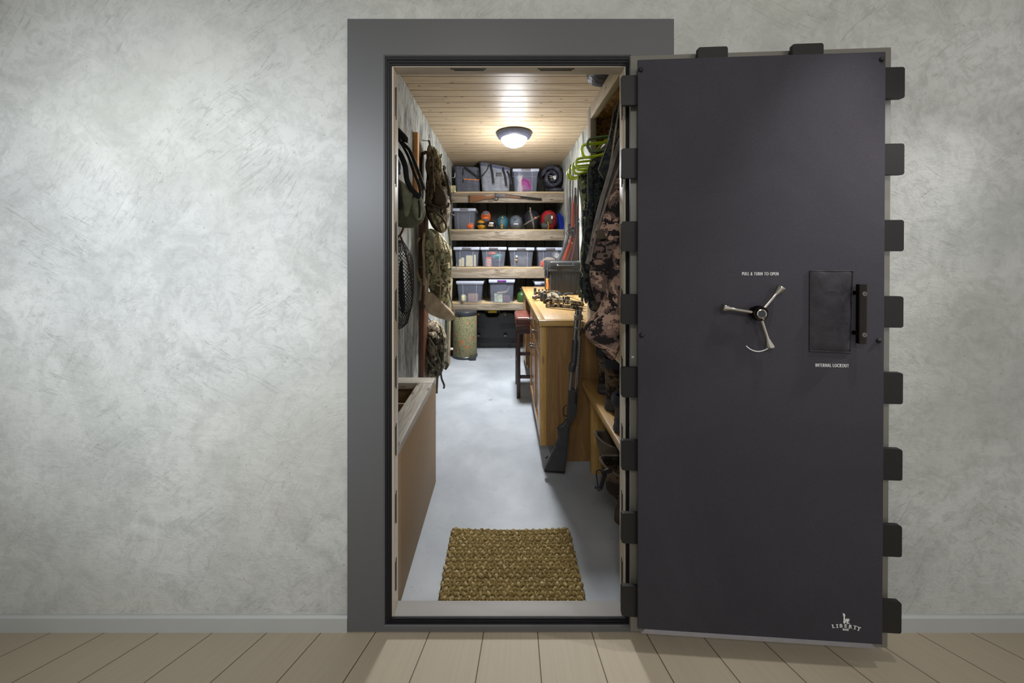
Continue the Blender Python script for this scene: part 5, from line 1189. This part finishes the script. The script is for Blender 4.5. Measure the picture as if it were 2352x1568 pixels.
# hangers and clothes
def hanger(Y, mat, label, tilt=0.0, dz=0.0, sw=.205, hook_only=False):
    t = thing('clothes_hanger', (RX, Y, RZ - .14), label, 'hanger', 'plastic hangers on the rod')
    def h(x, z_): return Vector((RX + x, Y + tilt * x, RZ - .085 + dz + z_))
    loop = smoothpath([h(0, .0), h(-.08, -.018), h(-sw + .02, -.032), h(-sw, -.052), h(-sw + .004, -.080), h(-sw + .03, -.098), h(-.06, -.072), h(0, -.064), h(.06, -.072), h(sw - .03, -.098), h(sw - .014, -.075), h(sw - .03, -.042), h(.08, -.018)], 6, True)
    MB().strap(loop, (0, 1, 0), .013, .0055, 8, True).build('shoulder_bar', mat, t)
    MB().tube(smoothpath([h(0, .0), h(0, .04), h(.018, .068), h(.016, .098), h(-.006, .106), h(-.02, .092)]), .005, 8).build('hanger_hook', mat, t)
    return t
hanger(.93, 'lime', 'lime green hanger farthest along the rod'); hanger(.875, 'lime', 'lime green hanger second from the far end'); hanger(.77, 'lime', 'lime green hanger third from the far end', dz=.0)
hanger(.70, 'lime', 'lime green hanger in the middle of the rod', .1); hanger(.50, 'lime', 'lime green hanger nearest the doorway, its loop tip showing', .05, .02, .215); hanger(.43, 'forest', 'dark green hanger in front of the lime ones', 0, .03, .2)

def garment(name, Y, outline, mat, label, front, back, axis, amp=.015, seed=0, fr=7, foldv=.006, group='camouflage jackets on hangers', cat='jacket', extra=()):
    t = thing(name, P(outline[0][0], outline[0][1], Y), label, cat, group)
    MB().puff(PP(outline, Y), front, back, (P(axis[0], axis[1], Y), P(axis[2], axis[3], Y)), amp, fr, seed, 11, 88, foldv=foldv, ffr=42).build('garment_body', mat, t)
    return t
t = garment('camouflage_jacket', .86, [(1327, 398), (1345, 390), (1370, 392), (1400, 410), (1402, 620), (1390, 700), (1370, 690), (1355, 600), (1340, 560), (1336, 480)], 'leafcam', 'green leaf-pattern jacket hanging farthest back on the rod', .04, .04, (1362, 430, 1374, 640), seed=41)
cush(t, [(1327, 400), (1340, 396), (1346, 440), (1350, 500), (1354, 560), (1358, 620), (1356, 682), (1329, 682), (1331, 620), (1336, 560), (1337, 500), (1332, 440)], .78, .04, .03, 'leafcam', 'sleeve', (1340, 430, 1344, 650), .014, 42, 8, res=72)
ribbon(t, [(1329, 678), (1343, 680), (1356, 678)], .745, .012, 'darkolive', 'cuff', .004, (0, 0, 1))
t = garment('dark_jacket', .62, [(1352, 372), (1366, 360), (1390, 362), (1440, 400), (1440, 640), (1400, 720), (1352, 712), (1354, 640), (1350, 560), (1352, 500), (1358, 440)], 'darkcam', 'dark green camouflage jacket in the middle of the rod', .04, .04, (1395, 410, 1395, 640), seed=43)
cush(t, [(1349, 380), (1358, 374), (1364, 430), (1362, 500), (1360, 560), (1352, 620), (1350, 700), (1342, 700), (1338, 600), (1342, 520), (1350, 450)], .56, .03, .03, 'darkcam', 'sleeve', (1354, 420, 1350, 640), .012, 44, 8, res=72)
t = garment('woodland_jacket', .42, [(1436, 228), (1420, 236), (1410, 256), (1404, 290), (1396, 330), (1386, 362), (1373, 391), (1386, 412), (1396, 440), (1410, 520), (1450, 600), (1480, 500), (1480, 300)], 'darkcam', 'woodland camouflage jacket with a pale-edged flap, high at the door frame', .03, .04, (1440, 290, 1440, 520), seed=45)
rib2(t, [(1424, 233), (1412, 248), (1404, 290), (1394, 332), (1384, 362), (1374, 390)], .385, .003, 'greycloth', 'edge_trim', .003)
rib2(t, [(1374, 391), (1386, 410)], .385, .0015, 'greycloth', 'edge_trim', .002)
rib2(t, [(1424, 238), (1414, 300), (1405, 360), (1398, 400)], .37, .004, 'tan', 'front_trim', .003)
t = garment('taupe_coat', .33, [(1436, 300), (1424, 315), (1412, 350), (1398, 400), (1384, 450), (1370, 505), (1360, 560), (1352, 600), (1360, 640), (1390, 640), (1440, 560), (1470, 420)], 'brownfab', 'taupe brown coat with a pale folded front edge', .02, .03, (1425, 360, 1385, 590), amp=.008, seed=46)
rib2(t, [(1426, 318), (1412, 360), (1396, 415), (1380, 470), (1366, 530), (1356, 585), (1349, 606)], .295, .010, 'greycloth', 'front_edge', .006)
t = garment('digital_camouflage_jacket', .22, [(1440, 350), (1424, 372), (1408, 410), (1392, 455), (1376, 505), (1362, 550), (1354, 590), (1352, 625), (1358, 660), (1372, 700), (1400, 760), (1420, 800), (1480, 800), (1520, 600), (1500, 400)], 'digicam', 'brown digital camouflage jacket nearest the doorway', .05, .05, (1445, 430, 1430, 700), seed=47, amp=.02)
cush(t, [(1436, 520), (1420, 548), (1408, 590), (1398, 635), (1388, 680), (1378, 715), (1352, 738), (1338, 756), (1348, 778), (1372, 798), (1390, 815), (1406, 832), (1416, 806), (1436, 790), (1450, 700), (1450, 600)], .13, .05, .03, 'digicam', 'sleeve', (1432, 570, 1398, 760), .02, 48, 8, res=84)
rib2(t, [(1426, 375), (1410, 415), (1394, 462), (1378, 510), (1364, 560), (1356, 600)], .165, .004, 'greycloth', 'shoulder_seam', .004)
cush(t, [(1366, 530), (1386, 524), (1392, 548), (1370, 552)], .165, .008, .004, 'brownfab', 'chest_pocket', None, .003, 50)
# bag on the closet's top
t = thing('duffel_bag', (.63, .62, BZ1), 'black bag overhanging the edge of the closet top', 'bag')
bb_ = MB().blob((.635, .64, BZ1 + .100), (.165, .13, .1), .55, .05, 9, 4).build('bag_body', 'blackfab', t)
MB().tube([Vector((.635 + .16 * math.cos(a) * .98, .64 + .125 * math.sin(a), BZ1 + .11)) for a in [2 * math.pi * i / 30 for i in range(30)]], .003, 6, loop=True).build('zip', 'strap', t)

# rifles standing at the right wall on the worktop
def longgun(px_tip, py_tip, px_rec, py_rec, px_butt, Y, stock, barrel_r, label, fore_top, bolt_=True, fw=1.0):
    tip = P(px_tip, py_tip, Y); rec = P(px_rec, py_rec, Y - .01); butt = Vector((P(px_butt, 0, Y - .03).x, Y - .03, CZ + .353))
    t = thing('standing_rifle', butt, label, 'rifle', 'long guns standing at the right wall')
    ft = P(px_tip + (px_rec - px_tip) * .5, fore_top, Y)
    MB().tube([tip, rec + Vector((0, .0, .02))], [barrel_r * .8, barrel_r], 12).build('barrel', 'steel', t)
    MB().strap([ft, ft.lerp(rec, .1), ft.lerp(rec, .6), rec], (1, 0, 0), [.010 * fw, .015 * fw, .017 * fw, .018 * fw], .018, 12).build('forend', stock, t)
    MB().strap([rec + Vector((0, -.004, .09)), rec + Vector((0, -.004, -.02))], (1, 0, 0), .019, .02, 12).build('receiver', 'steel', t)
    mid = rec.lerp(butt, .3) 
    MB().strap([rec + Vector((0, 0, .0)), mid, rec.lerp(butt, .42), rec.lerp(butt, .8), butt], (1, 0, 0), [.019, .016, .024, .042, .052], .019, 12).build('butt_stock', stock, t)
    MB().tube(smoothpath([rec + Vector((-.018, -.01, .02)), rec + Vector((-.042, -.01, -.01)), rec + Vector((-.03, -.01, -.05)), mid + Vector((-.01, 0, .02))]), .004, 8).build('trigger_guard', 'steel', t)
    if bolt_: MB().tube(smoothpath([rec + Vector((0, -.015, .05)), rec + Vector((.01, -.045, .045)), rec + Vector((.014, -.055, .02))]), [.006] * 12 + [.009], 8).build('bolt_lever', 'hook', t)
YG = 2.72
longgun(1310.5, 378, 1308, 532, 1290, YG, 'blackpoly', .008, 'dark rifle farthest left against the right wall', 452)
longgun(1316.5, 384, 1314, 540, 1300, YG - .10, 'orangestock', .008, 'rifle with an orange wooden stock between two dark ones', 462, fw=.7)
longgun(1321, 431, 1321, 545, 1309, YG - .19, 'redstock', .012, 'rifle with a mottled red-brown stock behind the lime hangers', 448)
longgun(1328, 400, 1327, 520, 1319, YG - .28, 'redstock', .014, 'dark red stocked gun farthest right, beside the jackets', 470)

# charcoal case on the worktop
YK = 2.30; kx = D / (D + YK)
cx0, cx1 = .488, .800; cz0 = CZ + .001; cz1 = cz0 + .349; dp = .54
t = thing('gear_case', ((cx0 + cx1) / 2, YK + dp / 2, cz0), 'charcoal hard plastic case with an orange stripe on the worktop', 'case')
MB().box((cx0, YK + .012, cz0), (cx1, YK + dp, cz0 + .245), .012, 3).build('case_base', 'caseplastic', t)
MB().box((cx0 - .006, YK + .004, cz0 + .248), (cx1 + .004, YK + dp + .006, cz1), .02, 3).build('case_lid', 'caseplastic', t)
MB().box((cx0 - .010, YK, cz0 + .236), (cx1 + .006, YK + dp + .01, cz0 + .262), .004).build('seam_ridge', 'caseplastic', t)
for i in range(9):
    x = cx0 + .02 + i * (cx1 - cx0 - .04) / 8; MB().box((x - .003, YK + .002, cz0 + .205), (x + .003, YK + .014, cz0 + .24), .001).build('rib', 'caseplastic', t)
for x in (cx0 + .035, cx0 + .09, cx1 - .09, cx1 - .03): MB().box((x - .006, YK + .004, cz0 + .01), (x + .006, YK + .016, cz0 + .2), .003).build('wall_rib', 'caseplastic', t)
MB().tube(smoothpath([(cx0 + .075, YK + .004, cz1 - .035), (cx0 + .08, YK - .022, cz1 - .045), (cx1 - .08, YK - .022, cz1 - .045), (cx1 - .075, YK + .004, cz1 - .035)], 5), .009, 8).build('handle', 'blackgloss', t)
for x in (cx0 + .075, cx1 - .075): MB().box((x - .014, YK - .014, cz1 - .07), (x + .014, YK + .006, cz1 - .015), .004).build('handle_mount', 'blackgloss', t)
for yy in (YK + .10, YK + .34):
    MB().box((cx0 - .022, yy - .03, cz0 + .17), (cx0 - .004, yy + .03, cz1 - .03), .005).build('side_latch', 'blackgloss', t)
st = MB().box((cx0 - .014, YK + .12, cz0 + .002), (cx0 - .001, YK + .26, cz0 + .15), .004).build('orange_stripe', 'orange', t)
lt = MB(); text(lt, 'R', .075, Matrix.Translation((cx0 - .0145, YK + .19, cz0 + .085)) @ Matrix.Rotation(R(-90), 4, 'Z') @ Matrix.Rotation(R(90), 4, 'X'), .0008); lt.build('stripe_lettering', 'blackgloss', st, smooth=False)
MB().box((cx1 - .045, YK - .002, cz0 + .004), (cx1 - .02, YK + .014, cz0 + .05), .003).build('foot_hinge', 'blackgloss', t)

# compound bow lying on the worktop
t = thing('compound_bow', (.5, 1.6, CZ), 'camouflage compound bow lying flat on the worktop', 'bow', 'compound bows')
def cp(px, py, h=0.0):   # point on a plane h above the worktop
    z_ = CZ + h; k = (py - 577) * S / (EYE - z_); return Vector(((px - 1157) * S / k, D / k - D, z_))
ZL = .02
def limbs(a, b_, w, th, mat, name, z0):
    A, Bv = cp(*a, z0), cp(*b_, z0); MB().strap([A, A.lerp(Bv, .3) + Vector((0, 0, .006)), A.lerp(Bv, .7) + Vector((0, 0, .006)), Bv], (0, 0, 1), w, th).build(name, mat, t)
# near limb pair
limbs((1254, 690), (1338, 697), .013, .009, 'browncam', 'limb', .055); limbs((1254, 702), (1338, 709), .013, .009, 'browncam', 'limb', .014)
for (px, py) in ((1252, 696),): 
    p = cp(px, py, .0); MB().box(p + Vector((-.018, -.02, .002)), p + Vector((.014, .02, .085)), .006).build('limb_pocket', 'blackpoly', t)
for px in (1264, 1268, 1272, 1294, 1299, 1303, 1307):
    p = cp(px, 700, .0); MB().tube([p + Vector((0, 0, .006)), p + Vector((0, 0, .07))], .007 if px > 1290 else .005, 8).build('limb_damper', 'blackpoly', t)
p = cp(1326, 702, .02); MB().rings([[p + Vector((.055 * math.cos(a) * f, .03 * math.sin(a) * f, h)) for a in [2 * math.pi * i / 28 for i in range(28)]] for f, h in ((.9, 0), (1, .006), (1, .018), (.9, .022))]).build('cam_wheel', 'steel', t)
p = cp(1337, 703, 0); MB().box(p + Vector((-.008, -.018, .003)), p + Vector((.008, .018, .075)), .004).build('axle_block', 'blackpoly', t)
# riser: curved grip joining near to far limbs
rp = [cp(1254, 690, .045), cp(1264, 684, .05), cp(1274, 682, .06), cp(1283, 688, .05), cp(1292, 690, .045)]
MB().tube(smoothpath([cp(1296, 692, .03), cp(1284, 686, .045), cp(1277, 680, .06), cp(1270, 676, .06), cp(1262, 680, .05), cp(1264, 688, .04), cp(1256, 690, .035)]), [.018] * 12 + [.024] * 13 + [.018] * 12, 10).build('riser', 'browncam', t)
MB().tube(smoothpath([cp(1277, 680, .05), cp(1284, 676, .05), cp(1285, 674, .04), cp(1278, 672, .04)]), .016, 10).build('upper_riser', 'blackpoly', t)
limbs((1228, 673), (1285, 671), .013, .009, 'browncam', 'limb', .05); limbs((1228, 681), (1283, 680), .013, .009, 'browncam', 'limb', .015)
p = cp(1229, 680, 0); MB().box(p + Vector((-.012, -.02, .002)), p + Vector((.012, .02, .085)), .005).build('limb_pocket', 'blackpoly', t)
for px in (1238, 1246, 1255, 1260): 
    p = cp(px, 680, 0); MB().tube([p + Vector((0, 0, .006)), p + Vector((0, 0, .07))], .008, 8).build('limb_damper', 'blackpoly', t)
# stabiliser
a, b_ = cp(1224, 683, .03), cp(1256, 681, .03)
MB().tube([a, a.lerp(b_, .12), a.lerp(b_, .22), a.lerp(b_, .23), b_], [.016, .023, .023, .015, .015], 16).build('stabiliser', 'greysteel', t)
MB().tube([a.lerp(b_, .14), a.lerp(b_, .17)], .0245, 16).build('red_ring', 'redfab', t)
p = cp(1246, 691, 0); MB().box(p + Vector((-.022, -.022, .002)), p + Vector((.016, .022, .08)), .008).build('quiver_mount', 'blackpoly', t)
MB().tube(smoothpath([cp(1288, 678, .03), cp(1298, 676, .035), cp(1306, 674, .035), cp(1316, 675, .03)]), [.006] * 6 + [.014] * 6 + [.012] * 7, 10).build('sight_arm', 'blackpoly', t)
for s0_, s1_ in (((1284, 674), (1338, 692)), ((1288, 678), (1326, 694)), ((1284, 680), (1316, 696))): MB().tube([cp(*s0_, .03), cp(*s1_, .05)], .0022, 5).build('bowstring', 'blackfab', t)

# ---------------------------------------------------------------- bar stool
t = thing('bar_stool', (.24, 2.2, 0), 'dark wood bar stool with a brown leather seat, tucked at the worktop', 'stool')
sx0, sx1, sy0, sy1, sh = .112, .40, 1.98, 2.38, .775
MB().box((sx0, sy0, sh - .095), (sx1, sy1, sh), .025, 4).build('seat', 'leather', t)
MB().box((sx0 + .012, sy0 + .012, sh - .16), (sx1 - .012, sy1 - .012, sh - .096), .003).build('seat_frame', 'mahogany', t)
m = MB()
for i in range(9): m.blob((sx0 + .03 + i * .03, sy0 - .001, sh - .088), (.004, .003, .004), 1, 0, u=8, v=6)
m.build('stud_row', 'brass', t)
for x in (sx0 + .012, sx1 - .047):
    for y_ in (sy0 + .012, sy1 - .047): MB().box((x, y_, 0), (x + .035, y_ + .035, sh - .161), .003).build('leg', 'mahogany', t)
for y_ in (sy0 + .02, sy1 - .04):
    for zz in ((.42, .20) if y_ < 2.1 else (.32,)): MB().box((sx0 + .048, y_, zz - .015), (sx1 - .048, y_ + .02, zz + .015), .002).build('stretcher', 'mahogany', t)
for x in (sx0 + .018, sx1 - .04): MB().box((x, sy0 + .048, .285), (x + .02, sy1 - .048, .315), .002).build('stretcher', 'mahogany', t)

# ---------------------------------------------------------------- pump shotgun leaning on the worktop
t = thing('pump_shotgun', (.34, .86, 0), 'black pump shotgun with ribbed forend leaning on the worktop corner', 'shotgun')
YT, YBm = .955, .86
def sg(px, py, lean=True):
    f = (1080 - py) / 370; Yv = YBm + (YT - YBm) * f; return P(px, py, Yv)
MB().tube([sg(1325, 711), sg(1324, 722), sg(1309, 895)], [.0085, .012, .0125], 16).build('magazine_tube', 'greysteel', t)
b0, b1 = sg(1332.5, 712), sg(1321.5, 900); MB().tube([b0, b1], .0115, 16).build('barrel', 'greysteel', t)
m = MB(); br0, br1 = sg(1331.5, 770), sg(1325, 885); dv = (br1 - br0)
m.tube([br0 + Vector((0, -.012, 0)), br1 + Vector((0, -.012, 0))], .006, 8); rb = m.build('vent_rib', 'greysteel', t)
m = MB()
for i in range(16):
    p = br0.lerp(br1, (i + .5) / 16) + Vector((0, -.0185, 0)); m.lathe([(.0028, 0), (.0028, .002)], p, 'Y', 8)
m.build('rib_hole_row', 'slot', rb)
MB().tube([sg(1325, 711) + Vector((0, 0, .0)), sg(1325, 702)], [.011, .006], 12).build('end_cap', 'steel', t)
MB().box(sg(1319, 735) + Vector((0, -.012, 0)), sg(1338, 722) + Vector((0, .012, 0)), .004).build('barrel_clamp', 'greysteel', t)
MB().box(sg(1318, 757) + Vector((0, -.012, 0)), sg(1336, 750) + Vector((0, .012, 0)), .004).build('barrel_clamp', 'greysteel', t)
fo = [sg(1322, 778), sg(1321, 784)] ; rr = [.014, .021]
for i in range(18): 
    yy = 788 + i * 2.7; fo.append(sg(1321 - (yy - 788) * .07, yy)); rr.append(.022 if i % 2 else .0195)
fo += [sg(1315, 838), sg(1313, 850), sg(1313, 853)]; rr += [.022, .021, .016]
MB().tube(fo, rr, 20).build('forend', 'blackpoly', t)
def sgs(pts, th, bev, name, mat): 
    ps = [sg(*p) + Vector((0, -th / 2, 0)) for p in pts]; return MB().prism(ps, (0, th, 0), bev, 3).build(name, mat, t)
sgs([(1307, 891), (1327, 891), (1325, 930), (1323, 945), (1318, 958), (1312, 968), (1304, 972), (1302, 960), (1305, 930)], .034, .007, 'receiver', 'blackpoly')
MB().box(sg(1317.5, 925) + Vector((0, -.0185, 0)), sg(1323.5, 899) + Vector((0, -.015, 0)), .002).build('ejection_port', 'steel', t)
sgs([(1303, 960), (1318, 956), (1312, 966), (1306, 985), (1306, 1000), (1302, 1040), (1297, 1082), (1249, 1079), (1262, 1050), (1275, 1020), (1284, 1000), (1279, 985), (1280, 980), (1292, 974)], .036, .009, 'stock', 'blackpoly')
sgs([(1250, 1076), (1297, 1078), (1297, 1083), (1249, 1080.5)], .04, .004, 'butt_pad', 'gasket')
MB().tube(smoothpath([sg(1302, 930), sg(1295, 935), sg(1293, 945), sg(1296, 954), sg(1302, 955)]), .004, 8).build('trigger_guard', 'steel', t)
MB().tube([sg(1253, 1052), sg(1258, 1048)], .005, 8).build('sling_stud', 'steel', t)

# ---------------------------------------------------------------- woven doormat
t = thing('doormat', (.03, .27, .001), 'chunky woven jute mat inside the doorway', 'doormat')
mx0, mx1, my0, my1 = -.262, .328, .082, .452
MB().box((mx0, my0, .001), (mx1, my1, .011), .004).build('mat_backing', 'jutebase', t)
m = MB(); nx, ny = 37, 20
for j in range(ny):
    for i in range(nx):
        if (i + j) % 2: continue
        x = mx0 + .008 + (mx1 - mx0 - .016) * i / (nx - 1) + random.uniform(-.002, .002); y_ = my0 + .008 + (my1 - my0 - .012) * j / (ny - 1) + random.uniform(-.002, .002)
        tap = 1 - .02 * 0; bow = -.012 * (1 - ((i / (nx - 1) - .5) * 2) ** 2) * (j / (ny - 1)) ** 3
        ang = random.uniform(-.5, .5) + (.6 if j % 2 else -.6); rz_ = Matrix.Rotation(ang, 3, 'Z')
        for q_ in (-1, 0, 1):
            o_ = rz_ @ Vector((q_ * .0062, 0, 0))
            m.blob((x + o_.x, y_ + bow + o_.y, .0135 + random.uniform(-.001, .002) + (.002 if q_ == 0 else 0)), (.0052, .0088 + random.uniform(-.001, .001), .0085), .95, .2, 90, i * 3 + j + q_, u=9, v=6, rot=rz_ @ Matrix.Rotation(.35, 3, 'Z'))
ck = m.build('woven_knots', 'jute', t); ck['kind'] = 'stuff'
m = MB()
for j in range(ny):
    y_ = my0 + .008 + (my1 - my0 - .012) * j / (ny - 1)
    pts = []
    for i in range(nx):
        x = mx0 + .008 + (mx1 - mx0 - .016) * i / (nx - 1); bow = -.012 * (1 - ((i / (nx - 1) - .5) * 2) ** 2) * (j / (ny - 1)) ** 3
        pts.append(Vector((x, y_ + bow + .003 * (1 if i % 2 else -1), .0125 + (.004 if (i + j) % 2 else -.004))))
    m.tube(pts, .0065, 6)
wf = m.build('weft_cords', wood('jute_cord', c(148, 128, 74), c(100, 84, 44), 'X', knots=0, rough=.9), t); wf['kind'] = 'stuff'

# tidy helper properties
for o in bpy.data.objects:
    if '_o' in o.keys(): del o['_o']
